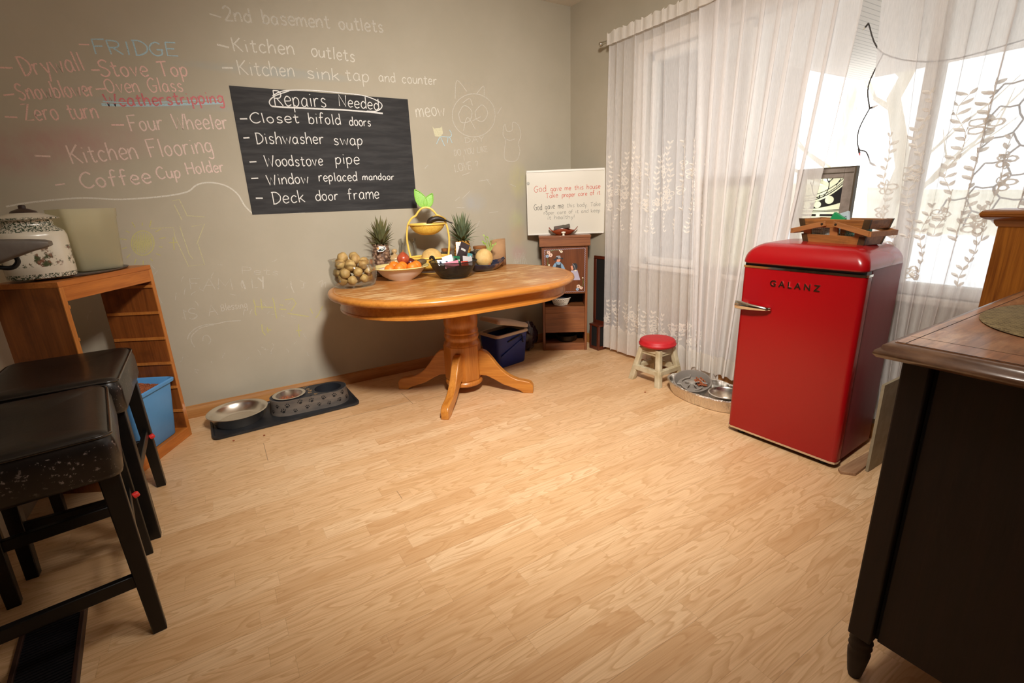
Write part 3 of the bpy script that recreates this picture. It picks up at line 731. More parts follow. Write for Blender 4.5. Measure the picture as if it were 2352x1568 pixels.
# raised chrome lettering on the door
cu = bpy.data.curves.new('badge', 'FONT'); cu.body = 'GALANZ'; cu.size = .039; cu.extrude = .003; cu.space_character = 1.62; cu.align_x = 'CENTER'; cu.offset = .0008
tmp = bpy.data.objects.new('badge_tmp', cu); COL.objects.link(tmp)
bpy.context.view_layer.update()
me = bpy.data.meshes.new_from_object(tmp.evaluated_get(bpy.context.evaluated_depsgraph_get()))
bpy.data.objects.remove(tmp)
me.transform(Matrix(((0, 0, -1, 0), (-1, 0, 0, 0), (0, 1, 0, 0), (0, 0, 0, 1))))
me.materials.clear(); me.materials.append(M_chrome)
o = bpy.data.objects.new('door_lettering', me); COL.objects.link(o); o.parent = door_; o.location = (-.0015, .012, .796); o['label'] = 'raised chrome lettering'
for x, y in ((.04, .2), (.04, -.2), (.35, .2), (.35, -.2)):
    mb = MB(); mb.lathe([(.0, 0), (.018, 0), (.02, .03), (0, .03)], 14); mb.build('foot', M_black, fr, (x, y, 0))

# ---- dark dresser in the right foreground
M_dtop = wood('worn_walnut_top', S(172, 116, 74), S(120, 76, 46), 0, 1, .38, .25, wear=S(186, 140, 98), dark=S(70, 42, 28))
M_dedge = plain('worn_dark_edge', S(78, 50, 36), .3, 0, .5, .3, c2=S(120, 88, 66), scale=14, stretch=(1, 1, 3))
M_dsr = wood('dark_walnut', S(34, 16, 9), S(20, 9, 5), 2, 1, .62, .0)
M_groove = plain('dark_groove', S(14, 7, 5), .8)
dr = thing('dresser', 'dark wooden dresser with a worn moulded top in the right foreground', 'dresser', (1.18, .44, 0))
DW, DD, DH = 1.18, .56, .90
mb = MB()
ro_ = lambda i, z: [(i, -i, z), (DW - i, -i, z), (DW - i, -DD + i, z), (i, -DD + i, z)]
mb.loft([ro_(.02, DH - .036), ro_(.006, DH - .034), ro_(.0, DH - .026), ro_(.002, DH - .018), ro_(.010, DH - .014), ro_(.012, DH - .006), ro_(.02, DH - .001), ro_(.028, DH)], True, True)
mb.build('dresser_top', M_dedge, dr, angle=70)
mb = MB(); mb.loft([ro_(.028, DH - .0005), ro_(.028, DH + .0012)], True, True); mb.build('top_veneer', M_dtop, dr, smooth=False)
mb = MB()
mb.box(.0295, .032, -DD + .03, -.03, DH, DH + .0016); mb.box(.032, DW - .03, -.046, -.0445, DH, DH + .0016); mb.box(.098, .0995, -.30, -.03, DH, DH + .0014)
mb.build('top_inlay_line', M_groove, dr, smooth=False)
for x in (.024, DW - .074):
    for y in (-.098, -DD + .048):
        MB().box(x, x + .05, y, y + .05, .135, DH - .034).build('corner_post', M_dsr, dr, bevel=.004)
        mb = MB(); mb.lathe([(.0, 0), (.013, 0), (.016, .01), (.019, .03), (.023, .06), (.025, .08), (.022, .092), (.026, .10), (.022, .108), (.026, .116), (.023, .124), (.02, .135), (0, .135)], 24); mb.build('turned_foot', M_dsr, dr, (x + .025, y + .025, 0), angle=60)
MB().box(.036, .05, -DD + .095, -.107, .15, DH - .034).build('side_panel', M_dsr, dr, bevel=.002)
MB().box(.044, .052, -DD + .09, -.10, .15, DH - .034).build('side_panel_recess', M_groove, dr, smooth=False)
MB().box(.055, DW - .05, -DD + .06, -.06, .15, DH - .034).build('carcass', M_dsr, dr, smooth=False)
M_mat = NT('woven_straw')
q = M_mat; ck = q.new('ShaderNodeTexChecker'); ck.inputs['Scale'].default_value = 120; q.link(q.coord(), ck.inputs[0])
wv = q.noise(q.coord(), 50, 3)
cl = q.mix(ck.outputs['Fac'], S(128, 110, 74), S(92, 76, 50)); q.bump(ck.outputs['Fac'], .5, .003); M_mat = q.set(q.mix(q.ramp(wv, [(.4, 0.0), (.7, .6)]), cl, S(150, 132, 92)), .9)
mb = MB(); el = lambda a, b, z: [(a * math.cos(2 * PI * k / 48), b * math.sin(2 * PI * k / 48), z) for k in range(48)]
mb.loft([el(.235, .165, 0), el(.24, .17, .002), el(.235, .165, .005)], True, True)
pm = mb.build('placemat', M_mat, None, (1.66, .222, DH + .0018), .05); tag(pm, 'oval woven straw placemat lying on the dark dresser', 'placemat')

# ---- pine cabinet at the right edge, behind the dresser
M_pine = wood('varnished_pine', S(182, 114, 40), S(116, 60, 14), 2, 1, .35, .3)
pc = thing('pine_cabinet', 'varnished pine cabinet with a moulded top at the right edge, behind the dresser', 'cabinet', (2.405, .588, 0))
MB().box(0, .16, -.46, 0, .06, 1.078).build('carcass', M_pine, pc, bevel=.003)
MB().box(-.008, .165, -.47, .008, 0, .07).build('plinth', M_pine, pc, bevel=.006)
mb = MB(); rp = lambda i, z: [(-i, i, z), (.17, i, z), (.17, -.46 - i, z), (-i, -.46 - i, z)]
mb.loft([rp(.003, 1.07), rp(.010, 1.082), rp(.012, 1.09), rp(.03, 1.096), rp(.042, 1.104), rp(.046, 1.115), rp(.042, 1.124), rp(.034, 1.128)], True, True)
mb.build('moulded_top', wood('varnished_pine_top', S(168, 102, 34), S(132, 74, 22), 1, 1, .3, .3), pc, angle=50)
M_redw = wood('dark_red_wood', S(96, 40, 20), S(70, 26, 14), 2, 1, .35, .3)
mb = MB(); mb.box(0, .02, -.30, 0, 0, .03); mb.box(0, .02, -.30, 0, .28, .31); mb.box(0, .02, -.03, 0, .03, .28); mb.box(0, .02, -.30, -.27, .03, .28)
pf = thing('picture_frame', 'dark red wooden frame standing on the pine cabinet at the right edge', 'frame', (2.46, .545, 1.128))
mb.build('frame_rail', M_redw, pf, bevel=.003); MB().box(.012, .018, -.28, -.02, .02, .29).build('back_board', plain('backing_board', S(110, 84, 58), .8), pf, smooth=False)

# ---- board and plank beside the fridge
M_hard = plain('grey_hardboard', S(156, 143, 118), .8, c2=S(138, 125, 100), scale=20)
o = MB().box(0, .30, -.006, .006, 0, .415).build('hardboard_sheet', M_hard, None, (2.312, .80, .001), 0, bevel=.001); tag(o, 'grey hardboard sheet standing on edge beside the red fridge', 'board')
o = MB().prism([(0, 0), (.035, -.045), (.34, -.03), (.34, .012), (.02, .02)], 0, .014).build('wood_offcut', wood('old_plank', S(176, 138, 104), S(140, 100, 70), 0, 1, .6), None, (2.20, .855, 0), 0, smooth=False, bevel=.002)
tag(o, 'short wooden offcut on the floor against the foot of the fridge', 'plank')

# ---- pine shelf frame in the left corner
SH = thing('pine_shelf', 'orange pine shelf frame without shelves, angled into the left corner', 'shelf', (-.425, 2.86, 0), R(61.2))
M_pin1 = wood('orange_pine_long', S(200, 122, 52), S(166, 92, 34), 0, 1, .42, .1)
M_pin2 = wood('orange_pine_upright', S(150, 84, 34), S(112, 58, 20), 2, .8, .45, .1, dark=S(84, 40, 14))
M_pin3 = wood('pale_lit_pine', S(206, 132, 62), S(180, 108, 44), 2, 1, .42, .1)  # lit look of the front edges put into the colour; cleats share it
for s_ in (-1, 1):
    x0, x1 = (s_ * .28, s_ * .26); x0, x1 = min(x0, x1), max(x0, x1)
    MB().box(x0, x1, .004, .27, 0, .945).build('side_panel', M_pin2, SH, smooth=False)
    MB().box(x0 - .001, x1 + .001, 0, .004, 0, .945).build('front_edge', M_pin3, SH, smooth=False, label='pine front edge with its lit tone put into the colour')
    for z in (.86, .72, .58, .44, .30, .16):
        a, b = (-.262, -.253) if s_ < 0 else (.253, .262)
        MB().box(a, b, .0, .262, z - .007, z + .007).build('cleat', M_pin3, SH, smooth=False)
MB().box(-.28, .28, 0, .27, .945, .968).build('top_board', M_pin1, SH, bevel=.002)
MB().box(-.26, .26, .0, .02, .885, .945).build('top_rail', M_pin1, SH, bevel=.002)
MB().box(-.26, .26, .0, .27, .0, .055).build('bottom_board', M_pin1, SH, bevel=.002)
SHM = Matrix.Translation((-.425, 2.86, 0)) @ Matrix.Rotation(R(61.2), 4, 'Z')
def shp(x, y, z): return SHM @ Vector((x, y, z))
mb = MB(); mb.loft([el(.215, .11, 0), el(.225, .118, .003), el(.23, .122, .009), el(.222, .115, .009), el(.214, .108, .004)], True, True)
o = mb.build('oval_tray', plain('grey_speckled_tray', S(120, 112, 104), .6, c2=S(92, 86, 80), scale=60), None, shp(.02, .125, .9685), R(61.2)); tag(o, 'grey oval tray on top of the pine shelf under the jars', 'tray')

# ---- painted corner cabinet
M_cab = wood('brown_stained_wood', S(140, 82, 44), S(104, 56, 28), 2, 1, .42, .15)
M_cabh = wood('brown_stained_wood_across', S(146, 90, 50), S(112, 62, 32), 0, 1, .42, .15)
M_cabd = wood('painted_door_wood', S(120, 68, 36), S(92, 48, 24), 2, 1, .35, .25)
CB = thing('corner_cabinet', 'narrow brown cabinet with a painted door in the corner behind the table', 'cabinet', (2.3635, 3.0565, 0), -.598)
CW, CDp = .182, .20
for a, b in ((-CW, -CW + .02), (CW - .02, CW)): MB().box(a, b, 0, CDp, 0, .87).build('side_panel', M_cab, CB, bevel=.002)
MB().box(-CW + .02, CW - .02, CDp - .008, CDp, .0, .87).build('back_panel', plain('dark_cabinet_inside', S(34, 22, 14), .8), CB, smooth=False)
MB().box(-CW + .02, CW - .02, .002, CDp, .0, .062).build('bottom_board', M_cabh, CB, bevel=.002)
MB().box(-CW + .02, CW - .02, .004, CDp, .30, .372).build('drawer_shelf', M_cabh, CB, bevel=.003)
MB().box(-CW + .02, CW - .02, .0, .014, .155, .32).build('drawer_front', M_cabh, CB, bevel=.002)
MB().box(-CW + .02, CW - .02, .014, CDp, .17, .30).build('drawer_box', M_cab, CB, smooth=False)
door = MB().box(-CW + .018, CW - .018, -.004, .012, .48, .862).build('door', M_cabd, CB, bevel=.002)
lid = MB().box(-CW - .022, CW + .022, -.03, CDp + .004, .925, .945).build('lid', M_cabh, CB, bevel=.004)
MB().box(-CW - .018, CW + .018, -.026, CDp, .862, .926).build('lid_frame', M_cabh, CB, bevel=.002)
M_porc = plain('white_porcelain', S(232, 222, 205), .25, 0, .5, .3)
mb = MB(); mb.lathe([(0, 0), (.010, 0), (.0085, .006), (.008, .013), (.016, .018), (.018, .024), (.014, .029), (0, .031)], 20); mb.build('lid_knob', M_porc, lid, (-.01, -.024, .945), angle=60)
# folk painting on the door
pm_ = {}
def paint(name, c): pm_[name] = plain('door_paint_' + name, c, .5)
for nme, c_ in (('lilac', S(176, 170, 190)), ('grey', S(150, 152, 160)), ('charcoal', S(40, 42, 48)), ('skin', S(222, 150, 120)), ('hair', S(90, 52, 30)), ('blue', S(128, 160, 188)), ('pink', S(226, 196, 178)), ('green', S(104, 118, 62)), ('wine', S(120, 50, 40)), ('cream', S(232, 222, 196)), ('paleblue', S(150, 178, 208))): paint(nme, c_)
pk = list(pm_)
mb = MB(); lay = [0]
fx_ = lambda cx: -.182 + (cx - 205) * (.364 / 935)
fz_ = lambda cy: .85 - (cy - 300) * (.37 / 1010)
def poly(colr, P):
    lay[0] += 1; mb.mi = pk.index(colr); y = -.0042 - lay[0] * .00001
    mb.face([(fx_(a), y, fz_(b)) for a, b in P])
def disc(colr, cx, cy, r_, ry=None): poly(colr, [(cx + r_ * math.cos(k * PI / 6), cy + (ry or r_) * math.sin(k * PI / 6)) for k in range(12)])
def sline(colr, P, wd):
    lay[0] += 1; mb.mi = pk.index(colr); y = -.0042 - lay[0] * .00001
    mb.ribbon([(fx_(a), y, fz_(b)) for a, b in P], wd, (0, -1, 0))
for P in ([(265, 345), (1085, 322)], [(1085, 322), (1080, 1255)], [(1080, 1262), (262, 1275)], [(265, 345), (275, 1270)]):
    n = 40; Q = []
    for k in range(n + 1):
        f = k / n; x = P[0][0] + (P[1][0] - P[0][0]) * f; y = P[0][1] + (P[1][1] - P[0][1]) * f; s_ = 7 if k % 2 else -7
        Q.append((x + (s_ if abs(P[1][0] - P[0][0]) < 50 else 0), y + (0 if abs(P[1][0] - P[0][0]) < 50 else s_)))
    sline('lilac', Q, .003)
poly('blue', [(400, 760), (450, 650), (500, 600), (590, 610), (640, 670), (690, 780), (620, 790), (590, 1000), (470, 1000), (470, 780)])
poly('charcoal', [(476, 740), (505, 655), (560, 668), (592, 645), (604, 780), (610, 1010), (560, 1010), (540, 850), (520, 1010), (465, 1010)])
sline('charcoal', [(480, 610), (512, 660)], .004); sline('charcoal', [(600, 615), (585, 660)], .004)
poly('hair', [(480, 545), (525, 540), (520, 590), (492, 606)]); poly('skin', [(518, 545), (586, 538), (582, 580), (560, 606), (505, 600)])
poly('charcoal', [(435, 552), (482, 525), (540, 530), (640, 513), (645, 545), (590, 541), (520, 547), (470, 577)]); poly('grey', [(490, 530), (500, 478), (540, 470), (580, 470), (595, 525), (545, 533)]); poly('charcoal', [(490, 530), (500, 490), (530, 500), (545, 533)])
poly('lilac', [(800, 800), (930, 790), (990, 1010), (760, 1010)]); disc('charcoal', 875, 715, 60, 78); poly('skin', [(792, 705), (830, 688), (852, 770), (815, 795)]); sline('grey', [(830, 650), (870, 700), (885, 770)], .004); disc('cream', 890, 800, 24, 18)
for k, (x, y, r_, c_) in enumerate(((345, 392, 34, 'pink'), (385, 452, 40, 'pink'), (318, 475, 32, 'paleblue'), (570, 360, 14, 'cream'), (606, 385, 26, 'cream'), (350, 665, 20, 'cream'), (330, 712, 20, 'cream'), (955, 1150, 40, 'pink'), (1010, 1185, 32, 'pink'), (930, 1215, 30, 'paleblue'), (1040, 965, 14, 'cream'))):
    for a in range(5): disc(c_, x + r_ * .55 * math.cos(a * 1.257), y + r_ * .55 * math.sin(a * 1.257), r_ * .55)
    disc('wine', x, y, r_ * .28)
for P in ([(380, 365), (480, 345), (540, 350)], [(320, 500), (330, 560), (330, 640)], [(1040, 990), (1055, 1060), (1040, 1140)]): sline('green', P, .004)
for k in range(16):
    x, y = RN.choice([(RN.uniform(290, 430), RN.uniform(350, 530)), (RN.uniform(310, 350), RN.uniform(520, 680)), (RN.uniform(900, 1060), RN.uniform(1090, 1230)), (RN.uniform(400, 540), RN.uniform(335, 370))]); a = RN.uniform(0, 6)
    poly('green', [(x, y), (x + 14 * math.cos(a + .5), y + 14 * math.sin(a + .5)), (x + 26 * math.cos(a), y + 26 * math.sin(a)), (x + 14 * math.cos(a - .5), y + 14 * math.sin(a - .5))])
mb.build('door_painting', [pm_[k] for k in pk], door, smooth=False, normals=False, label='painted farm children, flowers and a dotted border')

# ---- whiteboard standing on the cabinet in the corner
wbn = Vector((-.563, -.826, 0)); wp0 = (2.416, 3.134, 0)
wq = lambda x, y: on(x, y, wp0, wbn)
a_, b_, c_, d_ = wq(1207, 393), wq(1388, 384), wq(1388, 528), wq(1212, 532)
wu = Vector((.826, -.563, 0)); wL = ((b_ - a_).dot(wu) + (c_ - d_).dot(wu)) / 2; wz0 = .9455; wz1 = (a_.z + b_.z) / 2
wo = Vector((d_.x, d_.y, wz0))
WB = thing('whiteboard', 'whiteboard with red and grey handwriting standing on the cabinet in the corner', 'whiteboard', wo, math.atan2(-.563, .826))
M_wbs = plain('whiteboard_surface', S(216, 210, 196), .3); M_wbf = plain('whiteboard_frame', S(226, 222, 212), .4)
wH = wz1 - wz0
wbp = MB().box(0, wL, .002, .012, 0, wH).build('board_panel', M_wbs, WB, smooth=False)
mb = MB()
for x0, x1, z0, z1 in ((0, wL, 0, .012), (0, wL, wH - .016, wH), (0, .006, 0, wH), (wL - .006, wL, 0, wH)): mb.box(x0, x1, -.003, .014, z0, z1)
mb.build('board_frame', M_wbf, WB, bevel=.002)
M_inkr = chalk('red_marker', S(214, 112, 98), .9); M_inkg = chalk('grey_marker', S(112, 112, 106), .9); M_inkf = chalk('faint_grey_marker', S(160, 158, 150), .9)
WBM = Matrix.Translation(wo) @ Matrix.Rotation(math.atan2(-.563, .826), 4, 'Z'); WBI = WBM.inverted()
def wbt(mb, text, x0, y0, x1, y1, cap, wd=.0035):
    f = lambda x, y: WBI @ wq(1190 + x / 7.84, 370 + y / 7.84)
    A, B = f(x0, y0), f(x1, y1); c = (f(x0, y0 - cap) - f(x0, y0)).length
    A.y = B.y = .002
    write(mb, text, A, B, c, (0, -1, 0), wd)
def wbx(mb, m, lab): mb.build('handwriting', m, wbp, smooth=False, normals=False, label=lab)
mb = MB(); wbt(mb, 'God', 290, 560, 505, 545, 110); wbt(mb, 'gave me this house', 585, 540, 1480, 490, 85); wbt(mb, 'Take', 500, 668, 720, 650, 85); wbt(mb, 'proper care of it.', 790, 650, 1500, 595, 75); wbx(mb, M_inkr, 'red handwriting')
mb = MB(); wbt(mb, 'God gave me', 290, 885, 820, 845, 100); wbx(mb, M_inkg, 'grey handwriting')
mb = MB(); wbt(mb, 'this body. Take', 880, 835, 1480, 805, 75, .003); wbt(mb, 'roper care of it and keep', 465, 965, 1475, 915, 65, .003); wbt(mb, 'it healthy!', 530, 1050, 1015, 1030, 65, .003); wbx(mb, M_inkf, 'faint grey handwriting')
mb = MB(); f = WBI @ wq(1190 + 180 / 7.84, 370 + 402 / 7.84); mb.lathe([(0, .006), (.010, .006), (.012, 0)], 18, Matrix.Translation((f.x, .002, f.z)) @ Matrix.Rotation(PI / 2, 4, 'X')); mb.build('magnet', plain('grey_magnet', S(170, 168, 158), .3), WB, angle=50)

# ---- dark framed panel and a little crate right of the cabinet
fm = thing('framed_panel', 'dark red wooden frame with a black panel leaning beside the cabinet', 'frame', (2.648, 2.72, .20))
mb = MB(); mb.box(0, .016, 0, .315, .54, .565); mb.box(0, .016, 0, .315, 0, .03); mb.box(0, .016, .287, .315, .03, .54); mb.box(0, .016, 0, .03, .03, .54); mb.build('frame_rail', M_redw, fm, bevel=.003)
MB().box(.006, .014, .02, .295, .02, .55).build('black_panel', M_dark, fm, smooth=False)
cr = thing('small_crate', 'small dark red wooden crate on the floor between cabinet and curtain', 'crate', (2.612, 2.93, 0), .0)
for x, y in ((-.045, -.055), (.028, -.055), (-.045, .035), (.028, .035)): MB().box(x, x + .02, y, y + .02, 0, .2).build('post', M_redw, cr, bevel=.002)
mb = MB(); mb.box(-.045, .05, -.06, .06, .2, .215); mb.build('top_board', M_redw, cr, bevel=.002)
mb = MB(); mb.box(-.043, .048, -.056, .056, .0, .03); mb.build('base_board', M_redw, cr, bevel=.002)
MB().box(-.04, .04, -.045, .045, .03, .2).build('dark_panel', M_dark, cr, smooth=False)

# ---- red and cream step stool
M_cream = plain('stained_cream_plastic', S(208, 196, 166), .5, c2=S(176, 158, 122), scale=9)
M_redp = plain('red_plastic_seat', S(196, 30, 38), .5, c2=S(184, 24, 34), scale=30, bump=.1, bscale=160)
st = thing('step_stool', 'small cream plastic step stool with a round red seat before the curtains', 'stool', (2.450, 2.15, 0), .06)
mb = MB(); mb.lathe([(0, .245), (.108, .245), (.120, .25), (.123, .262), (.117, .266), (.1175, .280), (.108, .290), (.088, .295), (.04, .2965), (0, .2965)], 40); mb.build('seat', M_redp, st, angle=60)
mb = MB(); mb.loft([lev(rrect(.075, .075, .02), .246), lev(rrect(.085, .085, .02), .21)], True, True); mb.build('seat_support', M_cream, st, angle=50)
for sx in (-1, 1):
    for sy in (-1, 1):
        mb = MB(); mb.loft([lev([(sx * .07 + a, sy * .07 + b) for a, b in rrect(.017, .017, .006, 3)], .235), lev([(sx * .096 + a, sy * .096 + b) for a, b in rrect(.019, .019, .006, 3)], .09), lev([(sx * .112 + a, sy * .112 + b) for a, b in rrect(.02, .02, .006, 3)], 0)], True, True)
        mb.build('leg', M_cream, st, angle=50)
for k in range(4):
    M_ = Matrix.Rotation(k * PI / 2, 4, 'Z')
    mb = MB(); mb.box(-.10, .10, -.118, -.086, .075, .105, M_); 
    for j in range(6): mb.box(-.075 + j * .028, -.062 + j * .028, -.116, -.09, .105, .108, M_)
    mb.build('step_rail', M_cream, st, bevel=.003)
    mb = MB(); mb.prism([(-.075, .235), (.075, .235), (.078, .2), (.05, .19), (-.05, .19), (-.078, .2)], -.078, -.07, M_ @ Matrix(((1, 0, 0, 0), (0, 0, 1, 0), (0, 1, 0, 0), (0, 0, 0, 1)))); mb.build('side_apron', M_cream, st, smooth=False)

# ---- two black counter stools, left foreground
M_blkw = plain('black_painted_wood', S(11, 9, 8), .4, 0, .35, .1, c2=S(17, 13, 11), scale=8)
t = NT('worn_black_leather')
fl = t.ramp(t.noise(t.coord((1, 1, 1)), 85, 3, .7), [(.60, 0.0), (.64, 1.0)])
zz = t.new('ShaderNodeSeparateXYZ'); cc = t.new('ShaderNodeTexCoord'); t.link(cc.outputs['Object'], zz.inputs[0])
msk = t.math('MULTIPLY', t.ramp(t.noise(t.coord(), 5, 3), [(.42, 0.0), (.6, 1.0)]), t.math('LESS_THAN', zz.outputs[2], .64))
t.set(t.mix(t.math('MULTIPLY', fl, msk), t.mix(t.ramp(t.noise(t.coord(), 8, 4), [(.4, 0.0), (.65, 1.0)]), S(18, 14, 12), S(30, 23, 19)), S(128, 116, 112)), .36, 0, .4, .1)
t.bump(t.noise(t.coord(), 70, 4), .12, .003)
M_lea = t.mat
M_stitch = plain('leather_piping', S(22, 18, 17), .25, 0, .5, .4)
M_redcap = plain('red_cap', S(210, 40, 34), .5)
def make_stool(label, loc, rz):
    s_ = thing('bar_stool', label, 'stool', loc, rz, 'black counter stools on the left')
    mb = MB(); rings = []
    hx, hy = .205, .262
    sad = lambda y: .022 * (abs(y) / .26) ** 2
    for ins, z, sd in ((.015, .538, 0), (.004, .542, 0), (0, .555, 0), (0, .622, .3), (.006, .641, .8), (.018, .652, 1), (.035, .657, 1), (.09, .660, 1), (.15, .660, 1), (.196, .660, 1)):
        rings.append([(x, y, z + sad(y) * sd) for x, y in rrect(hx - ins, hy - ins, max(.035 - ins * .2, .008), 5)])
    mb.loft(rings, True, True); mb.build('seat', M_lea, s_, angle=80)
    P = [(x, y, .644 + sad(y) * .85) for x, y in rrect(hx - .006, hy - .006, .034, 5)]
    mb = MB(); mb.tube(P, .0045, 6, True); mb.build('piping', M_stitch, s_, angle=80)
    for sx in (-1, 1):
        for sy in (-1, 1):
            mb = MB(); q_ = lambda x, y, h: [(x + a, y + b) for a, b in ((h, h), (-h, h), (-h, -h), (h, -h))]
            mb.loft([lev(q_(sx * .168, sy * .205, .024), .54), lev(q_(sx * .178, sy * .222, .018), 0)], True, True); mb.build('leg', M_blkw, s_, bevel=.003)
    for sy, z in ((-1, .17), (1, .20)): MB().box(-.175, .175, sy * .217 - .011, sy * .217 + .011, z, z + .04).build('foot_rail', M_blkw, s_, bevel=.003)
    for sx in (-1, 1): MB().box(sx * .174 - .01, sx * .174 + .01, -.215, .215, .26, .295).build('side_rail', M_blkw, s_, bevel=.003)
    mb = MB(); mb.lathe([(0, .004), (.009, .004), (.011, 0), (.011, -.012)], 16, Matrix.Translation((.199, .19, .262)) @ Matrix.Rotation(R(70), 4, 'Y')); mb.build('screw_cap', M_redcap, s_, label='red screw cap')
    return s_
make_stool('nearest black leather counter stool, in the left foreground', (-.553, 1.775, 0), .15)
s2 = make_stool('black leather counter stool behind the nearest one, in front of the blue bin', (-.573, 2.335, 0), .02)

# ---- slatted rack on the floor
rk = thing('slatted_rack', 'black slatted rack with a brown rim on the floor under the nearest stool', 'rack', (-.60, 1.56, 0), .10)
mb = MB(); M_bro = plain('dark_brown_rim', S(52, 30, 20), .5)
for a in ((-.075, -.063, -.25, .25), (.063, .075, -.25, .25), (-.075, .075, .24, .252), (-.075, .075, -.252, -.24)): mb.box(a[0], a[1], a[2], a[3], 0, .03)
mb.build('rim', M_bro, rk, bevel=.002)
mb = MB()
for k in range(40): mb.box(-.064, .064, -.235 + k * .012, -.228 + k * .012, .012, .022)
mb.build('slats', plain('black_slats', S(24, 23, 26), .45), rk, smooth=False)
MB().box(-.064, .064, -.24, .24, .001, .006).build('base_sheet', M_dark, rk, smooth=False)

# ---- grey wall arm at the left edge
ar = thing('wall_arm', 'grey tapered arm with a black hook sticking out at the left edge', 'arm', (-.868, 2.45, 1.10))
M_arm = plain('grey_padded_arm', S(112, 104, 96), .55, c2=S(98, 90, 83), scale=20)
mb = MB(); rg = []
for x, h1, h0, ty in ((0, .06, -.05, .05), (.2, .052, -.036, .05), (.3, .046, .002, .045), (.34, .042, .012, .04), (.358, .036, .020, .03)):
    rg.append([(x, a * ty, (h1 + h0) / 2 + b * (h1 - h0) / 2) for a, b in rrect(1, 1, .4, 4)])
mb.loft(rg, True, True); mb.build('arm_pad', M_arm, ar, angle=50)
mb = MB(); mb.tube(smooth_pts([(.16, 0, -.02), (.20, 0, -.045), (.235, 0, -.05), (.255, 0, -.03), (.25, 0, -.005)], 5), .008, 8); mb.build('hook', M_black, ar)
MB().box(-.002, .03, -.06, .06, -.12, .09).build('wall_plate', M_black, ar, bevel=.004)
# ================================================================ things on the pine shelf
M_cer = NT('spatter_painted_ceramic')
q = M_cer; g = q.new('ShaderNodeSeparateXYZ'); cc = q.new('ShaderNodeTexCoord'); q.link(cc.outputs['Object'], g.inputs[0]); Z = g.outputs[2]
band = q.math('MAXIMUM', q.math('MAXIMUM', q.math('LESS_THAN', Z, .022), q.math('MULTIPLY', q.math('GREATER_THAN', Z, .2365), q.math('LESS_THAN', Z, .245))), q.math('MULTIPLY', q.math('GREATER_THAN', Z, .188), q.math('LESS_THAN', Z, .235)))
sp_ = q.ramp(q.noise(q.coord(), 150, 3, .7), [(.46, 0.0), (.54, 1.0)])
pic = q.math('MULTIPLY', q.math('MULTIPLY', q.math('GREATER_THAN', Z, .05), q.math('LESS_THAN', Z, .13)), q.ramp(q.noise(q.coord(), 22, 4, .7), [(.52, 0.0), (.58, 1.0)]))
pc_ = q.ramp(q.noise(q.coord(), 60, 2), [(.35, S(70, 78, 50)), (.5, S(96, 92, 70)), (.6, S(120, 70, 54)), (.7, S(150, 140, 110))])
cl = q.mix(pic, S(214, 206, 188), pc_)
M_cer = q.set(q.mix(q.math('MULTIPLY', band, sp_), cl, S(58, 72, 54)), .25, 0, .5, .3)
cj = thing('cookie_jar', 'cream ceramic canister with painted birdhouses and a brown lid knob on the shelf', 'jar', shp(-.165, .148, .978), R(61.2))
mb = MB()
sq = lambda th, z: 1 + .05 * math.cos(4 * th)
mb.lathe([(0, 0), (.105, 0), (.116, .004), (.118, .02), (.118, .17), (.112, .19), (.092, .205), (.084, .212), (.084, .232), (.088, .236), (.08, .236), (.08, .21)], 48, None, False, sq); mb.build('jar_body', M_cer, cj, angle=60)
mb = MB(); mb.lathe([(.082, .237), (.104, .238), (.105, .243), (.08, .252), (.05, .262), (.035, .265), (0, .266)], 40); mb.build('lid', M_cer, cj, angle=60)
mb = MB(); mb.lathe([(0, .262), (.044, .262), (.04, .270), (.022, .278), (.012, .281), (.012, .292), (.008, .295), (0, .295)], 28); mb.build('lid_knob', plain('dark_brown_knob', S(58, 42, 36), .35), cj, angle=50)
M_tub = glass('cloudy_plastic', (.95, .95, .88, 1), .5, .32, S(236, 230, 206))
tu = thing('plastic_container', 'tall cloudy plastic container without a lid beside the ceramic canister', 'container', shp(.088, .118, .978), R(31))
rings = [lev(rrect(.082, .07, .02), 0), lev(rrect(.086, .074, .022), .006), lev(rrect(.103, .088, .026), .235), lev(rrect(.106, .091, .027), .24), lev(rrect(.108, .093, .027), .275), lev(rrect(.105, .09, .026), .275), lev(rrect(.101, .086, .025), .238), lev(rrect(.083, .071, .02), .008)]
mb = MB(); mb.loft(rings, True, True); mb.build('container_body', M_tub, tu, angle=50)
mb = MB(); mb.box(-.05, .05, -.0895, -.0885, .13, .19); 
# ---- blue bin with dog food in the shelf
M_blue = plain('sky_blue_plastic', S(96, 164, 226), .45, c2=S(88, 154, 218), scale=5)
bn = thing('blue_bin', 'light blue plastic bin of brown kibble inside the bottom of the pine shelf', 'bin', shp(.075, .105, .0565), R(61.2))
mb = MB(); r4 = lambda a, b, z, r_=.03: lev(rrect(a, b, r_), z)
mb.loft([r4(.125, .08, 0), r4(.13, .085, .006), r4(.155, .108, .30), r4(.163, .116, .303), r4(.166, .119, .296), r4(.168, .121, .31), r4(.160, .113, .315), r4(.152, .105, .306), r4(.128, .083, .01)], True, True)
mb.build('bin_body', M_blue, bn, angle=55)
M_kib = plain('brown_kibble', S(172, 98, 56), .85, c2=S(126, 62, 36), scale=60)
mb = MB()
def heap(u, v):
    x, y = (u * 2 - 1) * .145, (v * 2 - 1) * .1
    return (x, y, .268 + .06 * math.exp(-(x * x + y * y) * 90) + .006 * noise.noise((x * 60, y * 60, 2)))
mb.grid(heap, 30, 20)
for k in range(380):
    x, y = RN.uniform(-.14, .14), RN.uniform(-.095, .095); h = heap(x / .29 + .5, y / .2 + .5)
    mb.ball((h[0], h[1], h[2] + .002), .0055, .0055, .004, 6, 4)
mb.build('kibble', M_kib, bn, kind='stuff', label='brown dog kibble')

